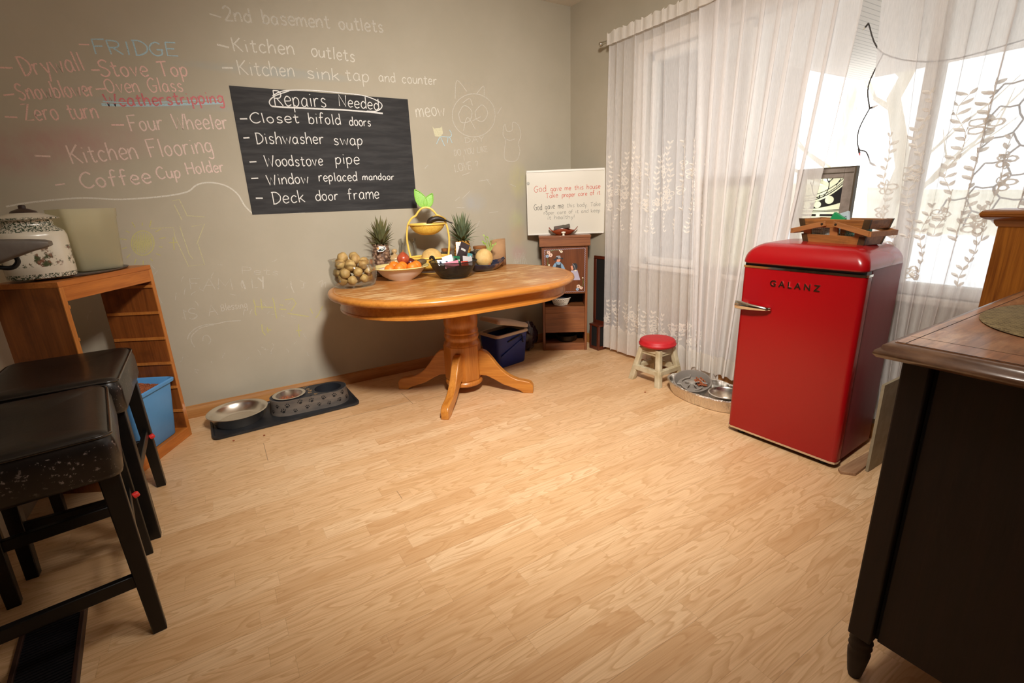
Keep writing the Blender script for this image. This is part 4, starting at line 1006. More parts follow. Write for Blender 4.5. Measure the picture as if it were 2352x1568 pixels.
# ================================================================ dog bowls on the floor
M_steel = plain('brushed_steel', S(246, 240, 230), .25, 1, c2=S(226, 218, 208), scale=3)
M_rub = plain('black_rubber', S(24, 26, 30), .6, c2=S(34, 36, 40), scale=14)
M_rub2 = plain('dusty_black_rubber', S(22, 24, 28), .55, c2=S(40, 42, 46), scale=9)
mt = thing('feeding_mat', 'black rubber feeding mat on the floor against the grey wall', 'mat', (.215, 3.135, 0), .03)
mb = MB(); mb.loft([r4(.405, .195, 0, .04), r4(.41, .20, .004, .04), r4(.41, .20, .016, .04), r4(.404, .194, .018, .04), r4(.398, .188, .014, .04), r4(.395, .185, .006, .04)], True, True); mb.build('mat_tray', M_rub2, mt, angle=50)
bw = thing('dog_bowl', 'wide empty steel dog bowl on the left end of the black mat', 'bowl', (-.045, 3.13, .0065))
mb = MB(); mb.lathe([(0, .004), (.10, .004), (.12, .0), (.128, .01), (.146, .058), (.156, .066), (.163, .068), (.165, .072), (.161, .075), (.154, .074), (.142, .056), (.122, .018), (.10, .012), (0, .012)], 56); mb.build('bowl_body', M_steel, bw, angle=60)
# oval double stand with paw prints
ps = thing('bowl_stand', 'oval grey double bowl stand with black paw prints on the black mat', 'bowl stand', (.36, 3.125, .0065), -.05)
M_grey = plain('grey_wood_look_print', S(118, 108, 98), .5, c2=S(88, 82, 78), scale=6, stretch=(1, 1, 4)); M_paw = plain('black_paw_print', S(26, 24, 24), .6); M_char = plain('charcoal_plastic', S(40, 42, 48), .5)
HLs = .125; oval = lambda rad, z: lev(race(HLs, rad, 16), z)
mb = MB(); mb.loft([oval(.112, 0), oval(.112, .004), oval(.103, .088), oval(.104, .093), oval(.101, .094)], True, False); mb.build('stand_side', M_grey, ps, angle=60)
# top with two holes
mb = MB(); N_ = 40
for s_ in (-1, 1):
    ring_in = [(s_ * .115 + .082 * math.cos(2 * PI * k / N_), .082 * math.sin(2 * PI * k / N_)) for k in range(N_)]
    out = []
    for k in range(N_):
        a = 2 * PI * k / N_; dx, dy = math.cos(a), math.sin(a)
        # walk out to the oval outline or the centre line
        t_ = 0
        for i in range(400):
            t_ += .001; x, y = s_ * .115 + dx * (.082 + t_), dy * (.082 + t_)
            ax = max(abs(x) - HLs, 0) if abs(x) > HLs else 0
            if (x * s_ < 0) or (ax * ax + y * y > .101 ** 2): break
        out.append((x if x * s_ > 0 else 0, y))
    vs = [(x, y, .093) for x, y in ring_in] + [(x, y, .093) for x, y in out]
    mb.add(vs, [(k, (k + 1) % N_, N_ + (k + 1) % N_, N_ + k) for k in range(N_)])
    mb.add([(x, y, .093) for x, y in ring_in] + [(x, y, .02) for x, y in ring_in], [(k, (k + 1) % N_, N_ + (k + 1) % N_, N_ + k) for k in range(N_)])
mb.build('stand_top', M_char, ps, smooth=False)
mb = MB()
def paw(mb, u, z, s_, rot, top=False):
    """u: arc length along the outline of the oval, z: height"""
    def put(a, b):
        ca, sa = math.cos(rot), math.sin(rot); p, h = u + (a * ca - b * sa) * s_, z + (a * sa + b * ca) * s_
        if top: return (p, h, .0938)
        rad = .1125 - .10 * h + .0006
        if abs(p) <= HLs: return (p, -rad, h)
        e = (abs(p) - HLs) / .108; return (math.copysign(HLs + rad * math.sin(e), p), -rad * math.cos(e), h)
    def blob(cx, cy, rx, ry, ro=0): 
        P = [put(cx + rx * math.cos(k * PI / 5) * math.cos(ro) - ry * math.sin(k * PI / 5) * math.sin(ro), cy + rx * math.cos(k * PI / 5) * math.sin(ro) + ry * math.sin(k * PI / 5) * math.cos(ro)) for k in range(10)]; mb.face(P)
    blob(0, -.25, .55, .42)
    for x, y, ro in ((-.75, .25, .4), (-.3, .7, .15), (.3, .7, -.15), (.75, .25, -.4)): blob(x, y, .2, .3, ro)
rn = random.Random(4)
for k, u in enumerate([-.235, -.2, -.165, -.14, -.1, -.065, -.03, 0, .04, .07, .10, .135, .165, .195, .225]):
    paw(mb, u, .046 + (.020 if k % 2 else -.018) + rn.uniform(-.006, .006), rn.uniform(.013, .018), rn.uniform(-.6, .6))
mb.build('paw_prints', M_paw, ps, smooth=False, normals=False)
mb = MB()
for x, y in ((0, -.03), (0, .04), (.03, -.075), (-.02, .08), (.01, .005)): paw(mb, x, y, .013, rn.uniform(-2, 2), True)
mb.build('top_paw_prints', plain('tan_paw_print', S(176, 142, 96), .6), ps, smooth=False, normals=False, label='tan paw prints')
sb = thing('steel_bowl', 'small steel bowl of kibble sitting in the left hole of the paw print stand', 'bowl', (.36 - .115, 3.125 + .0058, .0115))
mb = MB(); mb.lathe([(0, .02), (.06, .02), (.07, .025), (.079, .088), (.094, .0925), (.096, .096), (.09, .098), (.078, .094), (.066, .03), (0, .027)], 48); mb.build('bowl_body', M_steel, sb, angle=60)
mb = MB()
for k in range(90):
    a, r_ = RN.uniform(0, 2 * PI), .06 * RN.random() ** .5; mb.ball((r_ * math.cos(a) - .005, r_ * math.sin(a) - .01, .05 + RN.uniform(0, .014)), .006, .006, .0045, 6, 4)
mb.build('kibble', M_kib, sb, kind='stuff')
for k, (x, y) in enumerate(((.06, 2.83), (2.21, 2.02), (-.09, 2.86))):
    mb = MB(); mb.ball((0, 0, .004), .006, .005, .004, 8, 5); tag(mb.build('kibble_piece', M_kib, None, (x, y, 0)), ('stray kibble piece on the floor in front of the black mat', 'stray kibble piece on the floor by the foil tray', 'stray kibble piece on the floor near the left end of the black mat')[k], 'kibble')

# ================================================================ on the table
ZT = TZ + .0006
M_gl = glass('clear_glass', (.985, .99, .98, 1), .5)
# potato jar
pj = thing('glass_jar', 'wide clear glass jar full of small potatoes at the left end of the table', 'jar', (.69, 2.955, ZT))
mb = MB(); mb.lathe([(0, .003), (.09, .002), (.110, 0), (.122, .008), (.133, .04), (.138, .08), (.137, .105), (.130, .122), (.127, .13), (.131, .152), (.135, .156), (.133, .161), (.128, .158), (.123, .13), (.125, .121), (.132, .105), (.133, .08), (.128, .04), (.116, .014), (0, .011)], 48); mb.build('jar_glass', M_gl, pj, angle=70)
M_pot = plain('yellow_potato_skin', S(192, 162, 102), .6, c2=S(160, 124, 72), scale=22, bump=.15, bscale=60)
rn = random.Random(11)
spots = []
for z, ring in ((.044, ((.084, 7, .0), (.02, 1, 0))), (.090, ((.088, 7, .45), (.02, 1, 0))), (.132, ((.078, 6, .2), (0, 1, 0))), (.165, ((.05, 3, .9),))):
    for r_, n_, a0 in ring:
        for k in range(n_):
            a = a0 + 2 * PI * k / n_ + rn.uniform(-.15, .15); spots.append((r_ * math.cos(a), r_ * math.sin(a), z + rn.uniform(-.004, .006)))
base_pot = []
for k in range(4):
    mb = MB(); e = [rn.uniform(.9, 1.12) for _ in range(3)]
    mb.ball((0, 0, 0), .031 * e[0], .031 * e[1], .028 * e[2], 28, 18, lambda d: 1 + .10 * noise.noise((d.x * 2 + k * 7, d.y * 2, d.z * 2)))
    base_pot.append(mb.build('potato', M_pot, None, (0, 0, 0), angle=180))
lvl = ('bottom layer', 'second layer', 'third layer', 'top, heaped above the rim')
for k, s_ in enumerate(spots):
    o = base_pot[k % 4] if k < 4 else base_pot[k % 4].copy()
    if k >= 4: COL.objects.link(o)
    o.location = (.69 + s_[0], 2.955 + s_[1], ZT + s_[2]); o.rotation_euler = (rn.uniform(0, 6), rn.uniform(0, 6), rn.uniform(0, 6)); f_ = rn.uniform(.86, 1.0); o.scale = (f_, f_, f_)
    L_ = 0 if s_[2] < .06 else 1 if s_[2] < .11 else 2 if s_[2] < .15 else 3
    tag(o, 'small yellow potato in the wide glass jar, in the ' + lvl[L_] if L_ < 3 else 'small yellow potato at the ' + lvl[3] + ' of the glass jar', 'potato', 'potatoes in the glass jar, ' + ('bottom', 'second', 'third', 'top')[L_])
# fruit bowl
fb = thing('fruit_bowl', 'white bowl with a yellow rim holding oranges and an onion on the table', 'bowl', (1.0, 2.995, ZT))
M_bw = plain('white_glazed_bowl', S(226, 208, 190), .25, 0, .5, .3); M_by = plain('yellow_glazed_rim', S(236, 220, 150), .25, 0, .5, .3)
mb = MB(); mb.lathe([(0, .004), (.07, .004), (.08, 0), (.085, .006), (.12, .03), (.145, .06), (.152, .072), (.148, .072), (.138, .058), (.115, .034), (.08, .012), (0, .010)], 56); mb.build('bowl_body', M_bw, fb, angle=60)
mb = MB(); mb.lathe([(.150, .070), (.176, .078), (.181, .082), (.178, .086), (.15, .079), (.143, .071)], 56); mb.build('bowl_rim', M_by, fb, angle=60)
M_or = plain('orange_peel', S(240, 140, 40), .45, c2=S(232, 120, 28), scale=12, bump=.2, bscale=260)
O0 = None
for k, (x, y, z, w_) in enumerate(((-.085, -.045, .072, 'leftmost'), (-.04, -.085, .075, 'front left'), (.0, -.03, .080, 'middle'), (.05, -.07, .075, 'front right'), (.10, -.01, .075, 'rightmost'), (-.03, .04, .078, 'back left'), (.06, .05, .074, 'back right'))):
    if O0 is None:
        mb = MB(); mb.ball((0, 0, 0), 0.0355, .0355, .034, 24, 16, lambda d: 1 - .05 * max(0, d.z) ** 8); O0 = mb.build('orange', M_or, None, angle=180); o = O0
    else: o = O0.copy(); COL.objects.link(o)
    o.location = (1.0 + x, 2.995 + y, ZT + z); o.rotation_euler = (k, k * 2, 0); tag(o, w_ + ' orange in the yellow-rimmed bowl', 'orange', 'oranges in the bowl')
on_ = thing('onion', 'brown onion on top of the oranges in the bowl', 'onion', (1.03, 3.02, ZT + .125))
mb = MB(); mb.ball((0, 0, 0), .04, .04, .036, 20, 14, lambda d: 1 + .22 * max(0, d.z) ** 12 + .02 * math.sin(8 * math.atan2(d.y, d.x))); mb.build('onion_bulb', plain('onion_skin', S(196, 92, 52), .3, 0, .5, .2, c2=S(160, 60, 40), scale=5, stretch=(5, 5, .6)), on_, angle=180)
mb = MB(); mb.tube([(0, 0, .038), (.003, 0, .048), (.008, .002, .056)], [.006, .004, .002], 7); mb.build('dry_neck', plain('dry_onion_neck', S(150, 106, 60), .8), on_)
mb = MB(); mb.ball((0, 0, 0), .034, .034, .032, 18, 12); tag(mb.build('plum', plain('dark_plum_skin', S(84, 24, 24), .3), None, (1.075, 3.02, ZT + .094)), 'dark red plum among the oranges in the bowl', 'plum')
mb = MB(); mb.ball((0, 0, 0), .042, .026, .02, 16, 10, lambda d: 1 + .08 * noise.noise(d * 3)); tag(mb.build('avocado', plain('bumpy_brown_avocado', S(96, 76, 50), .6, bump=.4, bscale=120), None, (1.145, 3.0, ZT + .098), .5), 'small brown avocado at the right rim of the fruit bowl', 'avocado')
# two-tier yellow basket
M_yb = plain('yellow_wicker', S(250, 206, 92), .5, c2=S(238, 182, 66), scale=90, bump=.4, bscale=140); M_yf = plain('yellow_painted_wire', S(250, 208, 100), .4)
tier = thing('tiered_basket', 'two-tier yellow wicker fruit basket with green leaves on its handle', 'basket', (1.262, 3.145, ZT), -.35)
def weave(prof, n, turns, name, par, ry=1):
    mb = MB(); rings = []
    K = len(prof)
    sm = smooth_pts([(a, b, 0) for a, b in prof], 6)
    mb.loft([[(p.x * math.cos(2 * PI * k / n) * (1 + (.016 if (k // 2 + j) % 2 else -.016)), p.x * math.sin(2 * PI * k / n) * ry * (1 + (.016 if (k // 2 + j) % 2 else -.016)), p.y) for k in range(n)] for j, p in enumerate(sm)], True, True)
    o = mb.build(name, M_yb, par, angle=40, normals=True); o.modifiers.new('thick', 'SOLIDIFY').thickness = .004
    return o
mb = MB(); mb.tube([(.115 * math.cos(k * PI / 20), .10 * math.sin(k * PI / 20), .005) for k in range(40)], .0045, 7, True); mb.build('base_ring', M_yf, tier)
for k in range(4):
    a = PI / 4 + k * PI / 2; mb = MB(); mb.tube([(.115 * math.cos(a), .10 * math.sin(a), .005), (.09 * math.cos(a), .08 * math.sin(a), .035)], .004, 6); mb.build('short_leg', M_yf, tier)
weave([(.0, .03), (.07, .03), (.105, .04), (.125, .07), (.138, .105)], 80, 8, 'lower_basket', tier, .8)
mb = MB(); mb.tube([(.140 * math.cos(k * PI / 24), .112 * math.sin(k * PI / 24), .107) for k in range(48)], .006, 7, True); mb.build('lower_rim', M_yf, tier)
weave([(.0, .255), (.04, .257), (.08, .275), (.105, .30), (.118, .325)], 72, 8, 'upper_basket', tier, .8)
mb = MB(); mb.tube([(.121 * math.cos(k * PI / 24), .097 * math.sin(k * PI / 24), .327) for k in range(48)], .006, 7, True); mb.build('upper_rim', M_yf, tier)
hp = [(-.128, 0, .105), (-.138, 0, .17), (-.142, 0, .24), (-.132, 0, .31), (-.118, 0, .345), (-.095, 0, .372), (-.07, 0, .385), (-.055, 0, .405), (-.03, 0, .428), (0, 0, .436)]
hp = hp + [(-x, y, z) for x, y, z in hp[-2::-1]]
mb = MB(); mb.tube(smooth_pts(hp, 4), .0065, 8); mb.build('handle', M_yf, tier)
M_leafg = plain('green_wicker_leaf', S(150, 204, 84), .5, c2=S(128, 186, 64), scale=120)
def leafshape(L, W_):
    rows = [];
    for j in range(13):
        v = j / 12; wd = W_ * math.sin(PI * v ** .8) ** .8 * (1 - .15 * v) if 0 < v < 1 else .0008; rows.append((v * L, wd))
    return rows
for a_, L, W_ in ((-.48, .135, .036), (.52, .105, .03)):
    mb = MB(); rows = leafshape(L, W_)
    mb.loft([[(x, y * .25 + .012 * (h / L) ** 2, h) for x, y in ((wd, 0), (wd * .7, .012), (0, .018), (-wd * .7, .012), (-wd, 0), (-wd * .7, -.004), (0, -.002), (wd * .7, -.004))] for h, wd in rows], True, True, Matrix.Translation((0, 0, .434)) @ Matrix.Rotation(a_, 4, 'Y'))
    mb.tube([Matrix.Translation((0, 0, .434)) @ Matrix.Rotation(a_, 4, 'Y') @ Vector((s_ * wd, .006 * (h / L), h)) for s_, rr in ((1, rows), (-1, rows[::-1])) for h, wd in rr], .0032, 6, True)
    mb.build('leaf', M_leafg, tier, angle=70)
mb = MB(); mb.ball((0, 0, 0), .072, .066, .062, 24, 16, lambda d: 1 + .012 * math.sin(10 * math.atan2(d.y, d.x))); tag(mb.build('melon', plain('netted_melon_rind', S(222, 188, 120), .7, c2=S(206, 168, 100), scale=40, bump=.3, bscale=120), None, (1.275, 3.14, ZT + .102)), 'pale netted melon in the lower basket of the yellow stand', 'melon')
bb = thing('black_banana', 'blackened banana lying on the rim of the upper yellow basket', 'banana', (1.305, 3.10, ZT + .342), -.35)
mb = MB(); mb.tube(smooth_pts([(-.055, 0, -.02), (-.03, 0, .008), (.01, 0, .02), (.05, 0, .012), (.085, 0, -.004), (.115, 0, -.016)], 4), [.006, .012, .016, .018, .0195, .02, .0205, .02, .019, .018, .0165, .015, .013, .011, .008, .0055, .005, .0045, .004, .004, .004][:21], 9); mb.build('peel', plain('black_banana_peel', S(48, 32, 20), .45, c2=S(26, 18, 14), scale=14), bb, angle=180)
mb = MB(); mb.tube(smooth_pts([(-.04, -.006, .012), (0, -.008, .037), (.045, -.01, .030), (.07, -.008, .012)], 4), .004, 6); mb.build('yellow_streak', plain('banana_yellow', S(190, 150, 44), .5), bb)
# pineapples
M_pine_ = NT('pineapple_rind')
q = M_pine_
def pine_mat(name, ca, cb, cc_):
    q = NT(name); v = q.new('ShaderNodeTexVoronoi'); v.inputs['Scale'].default_value = 48; q.link(q.coord(), v.inputs[0])
    cl = q.ramp(v.outputs['Distance'], [(0.0, cc_), (.35, ca), (.8, cb)]); return q.set(cl, .55)
M_pn1 = pine_mat('brown_pineapple_rind', S(150, 116, 92), S(70, 46, 34), S(190, 160, 130)); M_pn2 = pine_mat('golden_pineapple_rind', S(206, 150, 50), S(96, 64, 28), S(232, 190, 96))
M_crown = plain('pineapple_leaf', S(124, 134, 96), .5, c2=S(88, 100, 76), scale=8); M_crown2 = plain('dry_pineapple_leaf', S(128, 118, 74), .55, c2=S(86, 92, 58), scale=8)
def pineapple(label, loc, lean, rz, body, M_b, M_c, nl, seed, tall):
    rn = random.Random(seed)
    p_ = thing('pineapple', label, 'pineapple', loc, rz)
    T = Matrix.Rotation(lean, 4, 'Y')
    Hh, r_ = body; mb = MB(); rows = 11; cols = 12
    mb.lathe([(0, 0), (r_ * .72, .004), (r_ * .95, Hh * .18), (r_, Hh * .45), (r_ * .93, Hh * .75), (r_ * .7, Hh * .95), (r_ * .4, Hh), (0, Hh)], 24, T)
    for i in range(rows):
        z = Hh * (i + .6) / rows; rr = r_ * math.sin(PI * (.2 + .62 * z / Hh)) ** .5 * .985
        for k in range(cols):
            a = 2 * PI * (k + .5 * (i % 2)) / cols; c = Vector((rr * math.cos(a), rr * math.sin(a), z)); n_ = Vector((math.cos(a), math.sin(a), .1)); tt = Vector((-math.sin(a), math.cos(a), 0)); u_ = Vector((0, 0, 1))
            wv, hv = PI * rr / cols * 1.0, Hh / rows * .62
            P = [c + tt * wv, c + u_ * hv, c - tt * wv, c - u_ * hv]; mb.add([T @ x for x in P] + [T @ (c + n_ * .006 + u_ * .001)], [(0, 1, 4), (1, 2, 4), (2, 3, 4), (3, 0, 4)])
    mb.build('fruit_body', M_b, p_, angle=25)
    mb = MB()
    for k in range(nl):
        f = k / nl; a = k * 2.39996; el_ = .30 + 1.15 * f ** .6 + rn.uniform(-.1, .1); L = tall * (.35 + .65 * math.sin(PI * (.15 + .6 * f))) * rn.uniform(.85, 1.12)
        d = Vector((math.cos(a) * math.cos(el_), math.sin(a) * math.cos(el_), math.sin(el_))); s0 = Vector((.016 * math.cos(a), .016 * math.sin(a), Hh - .006 + .055 * f)); side = Vector((-math.sin(a), math.cos(a), 0)); up_ = side.cross(d)
        Lp, Rp, Cp = [], [], []
        for j in range(6):
            v = j / 5; c = s0 + d * L * v + Vector((0, 0, -1)) * L * .35 * v * v * math.cos(el_) * (1 if f < .7 else .2) + up_ * 0; wd = .0125 * (1 - v ** 1.6) + .0004
            Lp.append(c + side * wd); Rp.append(c - side * wd); Cp.append(c - up_ * wd * -.45 * -1)
        vs = Lp + Cp + Rp
        mb.add([T @ x for x in vs], [(j, j + 1, 7 + j, 6 + j) for j in range(5)] + [(6 + j, 7 + j, 13 + j, 12 + j) for j in range(5)])
    mb.build('crown', M_c, p_, angle=180, normals=False)
    return p_, T
p0 = at(870, 590, 1, 3.225)
p1_, T1 = pineapple('brown pineapple with a tilted crown and a dark label tag, behind the potato jar', (p0.x + .012, 3.238, ZT + .003), .09, .3, (.205, .058), M_pn1, M_crown2, 50, 3, .15)
mb = MB(); mb.mi = 0
tg = Matrix.Translation((-.028, -.068, .185)) @ Matrix.Rotation(-.25, 4, 'Y') @ Matrix.Rotation(-.3, 4, 'X')
mb.prism([(x * .026, y * .02) for x, y in ((-1.3, -.6), (0, -1.1), (1.2, -.7), (1.3, .2), (.6, .5), (-.3, 1.1), (-.6, .6), (-1.2, .1))], -.001, 0, tg @ Matrix.Rotation(PI / 2, 4, 'X')); mb.mi = 1
mb.prism([(x * .023, y * .017) for x, y in ((-1.2, -.55), (0, -1.0), (1.1, -.65), (1.15, .1), (-1.1, .0))], 0, .0008, tg @ Matrix.Rotation(PI / 2, 4, 'X')); mb.mi = 2
mb.prism([(.004 * math.cos(k), -.009 + .004 * math.sin(k)) for k in range(6)], .0008, .0014, tg @ Matrix.Rotation(PI / 2, 4, 'X')); mb.mi = 3
mb.prism([(-.022 + .007 * math.cos(k), .008 + .007 * math.sin(k)) for k in range(6)], .0008, .0014, tg @ Matrix.Rotation(PI / 2, 4, 'X'))
mb.mi = 0
for k in range(3): mb.box(-.006 + k * .002, .022 - k * .003, -.0016, -.0012, -.008 + k * .006, -.005 + k * .006, tg)
mb.build('label_tag', [plain('white_card', S(226, 226, 224), .5), plain('navy_print', S(34, 40, 58), .5), plain('green_print', S(80, 180, 70), .5), plain('orange_print', S(232, 170, 96), .5)], p1_, smooth=False)
p0 = at(1058, 590, 1, 3.12)
pineapple('golden pineapple with an upright green crown, right of the yellow basket', (p0.x + .02, 3.12, ZT), .0, .2, (.20, .058), M_pn2, M_crown, 58, 6, .165)
# jars behind
M_beige = plain('beige_glazed_jar', S(206, 172, 122), .3, 0, .5, .3)
p0 = at(894, 590, 1, 3.318)
j_ = thing('sugar_jar', 'small beige lidded jar between the brown pineapple and the yellow basket', 'jar', (p0.x + .04, 3.318, ZT))
mb = MB(); mb.lathe([(0, 0), (.04, 0), (.046, .01), (.052, .05), (.052, .08), (.05, .092), (.046, .095), (.0, .095)], 36); mb.build('jar_body', M_beige, j_, angle=60)
mb = MB(); mb.lathe([(.052, .095), (.057, .097), (.057, .103), (.05, .112), (.03, .122), (.012, .127), (.008, .131), (.009, .136), (.017, .142), (.02, .152), (.015, .163), (0, .166)], 32); mb.build('lid', M_beige, j_, angle=60)
p0 = at(931, 570, 1, 3.325)
j_ = thing('storage_jar', 'tall clear glass storage jar against the wall behind the beige jar', 'jar', (p0.x + .02, 3.325, ZT))
mb = MB(); mb.lathe([(0, .003), (.05, 0), (.06, .006), (.062, .17), (.055, .195), (.052, .20), (.06, .215), (.06, .228), (.056, .228), (.054, .214), (.048, .2), (.051, .193), (.057, .17), (.055, .01), (0, .008)], 36); mb.build('jar_glass', M_gl, j_, angle=60)
M_lidw = wood('wooden_jar_lid', S(176, 118, 66), S(146, 92, 48), 0, 1, .5)
for px, py, y, r_, h_, lab in ((1026, 585, 3.30, .038, .12, 'glass jar of brown contents with a wooden lid, left of the golden pineapple'), (1103, 585, 3.26, .055, .12, 'squat glass jar with a wooden lid behind the pale turnip')):
    p0 = at(px, py, 1, y); j_ = thing('lidded_jar', lab, 'jar', (p0.x, y, ZT))
    mb = MB(); mb.lathe([(0, .002), (r_ * .9, 0), (r_, .006), (r_, h_ * .8), (r_ * .85, h_), (r_ * .8, h_), (r_ * .95, h_ * .78), (r_ * .94, .01), (0, .008)], 32); mb.build('jar_glass', M_gl, j_, angle=60)
    mb = MB(); mb.lathe([(0, .011), (r_ * .88, .011), (r_ * .88, h_ * (.7 if r_ < .05 else .25)), (0, h_ * (.72 if r_ < .05 else .27))], 24); mb.build('jar_contents', plain('brown_grains', S(160, 120, 78), .8, c2=S(132, 94, 58), scale=60), j_, angle=60)
    mb = MB(); mb.lathe([(0, h_), (r_ * .92, h_), (r_ * .95, h_ + .004), (r_ * .95, h_ + .018), (r_ * .9, h_ + .02), (0, h_ + .02)], 32); mb.build('lid', M_lidw, j_, angle=40)
# kraft paper roll
p0 = at(1143, 600, 1, 3.13)
mb = MB(); n = 36
mb.loft([[(.068 * math.cos(2 * PI * k / n), .05 * math.sin(2 * PI * k / n), 0) for k in range(n)], [((.068 - (.0 if math.cos(2 * PI * k / n) > -.2 else 0)) * math.cos(2 * PI * k / n), .05 * math.sin(2 * PI * k / n), .10) for k in range(n)],
         [(.008 + .06 * math.cos(2 * PI * k / n), .045 * math.sin(2 * PI * k / n), .185 + .006 * math.cos(2 * PI * k / n)) for k in range(n)]], True, False)
o = mb.build('paper_bag', plain('brown_kraft_paper', S(178, 138, 98), .8, c2=S(166, 126, 88), scale=10), None, (p0.x, 3.13, ZT), .1, angle=60, solid=.002); tag(o, 'open brown kraft paper bag standing at the right back of the table', 'bag')
# net basket with tea packets
nb = thing('wire_basket', 'black mesh basket with two handles full of tea packets on the table', 'basket', (1.285, 2.815, ZT), .15)
prof = [(.0, .003), (.07, .003), (.095, .014), (.122, .048), (.141, .082), (.15, .105)]
sm = smooth_pts([(a, b, 0) for a, b in prof], 4)
t = NT('black_fine_mesh')
tr = t.new('ShaderNodeBsdfTransparent'); mx = t.new('ShaderNodeMixShader'); t.set(S(20, 18, 18), .4); mx.inputs[0].default_value = .8
t.link(tr.outputs[0], mx.inputs[1]); t.link(t.p.outputs[0], mx.inputs[2]); t.link(mx.outputs[0], t.out.inputs[0])
mb = MB(); mb.lathe([(p.x, p.y) for p in sm], 48); mb.build('mesh_bowl', t.mat, nb, angle=180)
mb = MB(); mb.tube([(.151 * math.cos(k * PI / 24), .151 * math.sin(k * PI / 24), .106) for k in range(48)], .0028, 6, True); mb.build('rim_wire', M_black, nb)
mb = MB(); mb.tube([(.086 * math.cos(k * PI / 24), .086 * math.sin(k * PI / 24), .008) for k in range(48)], .004, 6, True); mb.build('base_wire', M_black, nb)
for s_ in (-1, 1):
    mb = MB(); mb.tube([(s_ * .149, -.03, .106), (s_ * .152, -.028, .125), (s_ * .152, -.016, .137)], .002, 6); mb.tube([(s_ * .149, .03, .106), (s_ * .152, .028, .125), (s_ * .152, .016, .137)], .002, 6); mb.build('handle_wire', M_black, nb)
    mb = MB(); mb.tube([(s_ * .152, -.026, .132), (s_ * .152, -.015, .141), (s_ * .152, 0, .144), (s_ * .152, .015, .141), (s_ * .152, .026, .132)], [.006, .009, .01, .009, .006], 8); mb.build('handle_grip', M_black, nb)
NBM = Matrix.Translation((1.285, 2.815, ZT)) @ Matrix.Rotation(.15, 4, 'Z')
def packet(label, x, y, z, w_, h_, rot, colr, band=None, name='tea_packet', grp=None, dep=.006):
    mb = MB(); rings = []
    for v in (0, .06, .5, .94, 1):
        d = dep * (1 - abs(v * 2 - 1) ** 3) / 2 + .0006; rings.append([(a * w_ / 2, b * d, (v - .5) * h_) for a, b in ((1, .05), (.8, .7), (0, 1), (-.8, .7), (-1, .05), (-.8, -.7), (0, -1), (.8, -.7))])
    mb.loft(rings, True, True)
    m_ = plain('packet_' + label[:14].replace(' ', '_'), colr, .35)
    o = mb.build(name, m_, None, tuple(NBM @ Vector((x, y, z))) if grp is None else (x, y, z), rot=rot, angle=50)
    tag(o, label, 'packet', grp or 'packets in the black mesh basket')
    if band:
        mb = MB(); 
        for z0, z1, x0, x1 in band: mb.box(x0 * w_, x1 * w_, -dep * .62, -dep * .5, z0 * h_, z1 * h_)
        mb.build('printed_panel', plain('print_' + label[:12].replace(' ', '_'), S(*(200, 200, 196)) if colr[0] < .3 else S(60, 70, 90), .4), o, smooth=False)
    return o
packet('dark brown shiny wrapper standing tallest in the black mesh basket', .07, -.01, .15, .07, .13, (-.1, .5, .1), S(52, 40, 42), [(.1, .2, -.3, .2)])
packet('white crumpled packet behind the dark wrapper in the mesh basket', .085, .045, .165, .06, .10, (-.1, .1, .3), S(228, 226, 226), [(-.1, .25, -.1, .1)])
packet('bright red packet leaning right in the mesh basket', .085, .0, .14, .045, .12, (0, .45, .1), S(206, 32, 40), [(-.2, -.1, -.2, .3)])
packet('green packet in the middle of the mesh basket', -.012, -.06, .115, .045, .05, (-.2, .15, 0), S(14, 96, 58), [(-.1, .1, .25, .4)])
packet('dark upright stick pack beside the green packet in the mesh basket', -.035, -.085, .085, .018, .09, (-.1, .05, 0), S(38, 24, 28))
packet('silver packet at the front right of the mesh basket', .06, -.075, .105, .07, .055, (-.3, .2, .1), S(186, 180, 182))
packet('teal packet by the right handle of the mesh basket', .105, -.035, .115, .04, .06, (-.1, .25, .2), S(70, 140, 148), [(-.1, .25, -.1, .2)])
packet('pink packet lying along the front left of the mesh basket', -.07, -.09, .098, .09, .035, (-.4, -.12, -.1), S(238, 128, 148))
packet('white packet with blue print at the left of the mesh basket', -.10, -.045, .108, .085, .04, (-.6, .05, .2), S(224, 230, 236), [(-.2, .2, -.35, -.2), (-.1, .2, .2, .35)])
packet('white card packet standing at the back left of the mesh basket', -.05, -.02, .12, .07, .05, (-.35, -.2, 0), S(234, 230, 226))
packet('red tea bag label low in front of the mesh basket', .02, -.10, .094, .05, .03, (-.3, .05, 0), S(178, 50, 30))
# blue boat dish with turnip
dh = thing('boat_dish', 'dark blue glazed boat-shaped dish at the right of the mesh basket', 'dish', (1.60, 2.96, ZT), .35)
M_bl = plain('dark_blue_glaze', S(30, 36, 58), .18, 0, .5, .5, c2=S(120, 82, 60), scale=7, lo=.56, hi=.64)
def boat(sc, dz):
    P = []
    for k in range(40):
        a = 2 * PI * k / 40; c, s_ = math.cos(a), math.sin(a); P.append((.17 * sc * c * (1 + .12 * abs(c) ** 4), .085 * sc * s_ * (1 - .25 * abs(c) ** 3), dz + .018 * abs(c) ** 3 * sc ** 4))
    return P
mb = MB(); mb.loft([boat(.55, 0), boat(.68, .006), boat(.85, .024), boat(1, .042), boat(.98, .046), boat(.94, .043), boat(.8, .024), boat(.55, .010)], True, True); mb.build('dish_body', M_bl, dh, angle=60)
for s_ in (-1, 1):
    mb = MB(); mb.tube([(s_ * .186, -.012, .058), (s_ * .195, 0, .066), (s_ * .186, .012, .058)], [.006, .007, .006], 7); mb.build('curled_lip', M_bl, dh)
tn = thing('turnip', 'large cut pale turnip sprouting green shoots, resting in the blue dish', 'turnip', (1.585, 2.955, ZT + .083), .2)
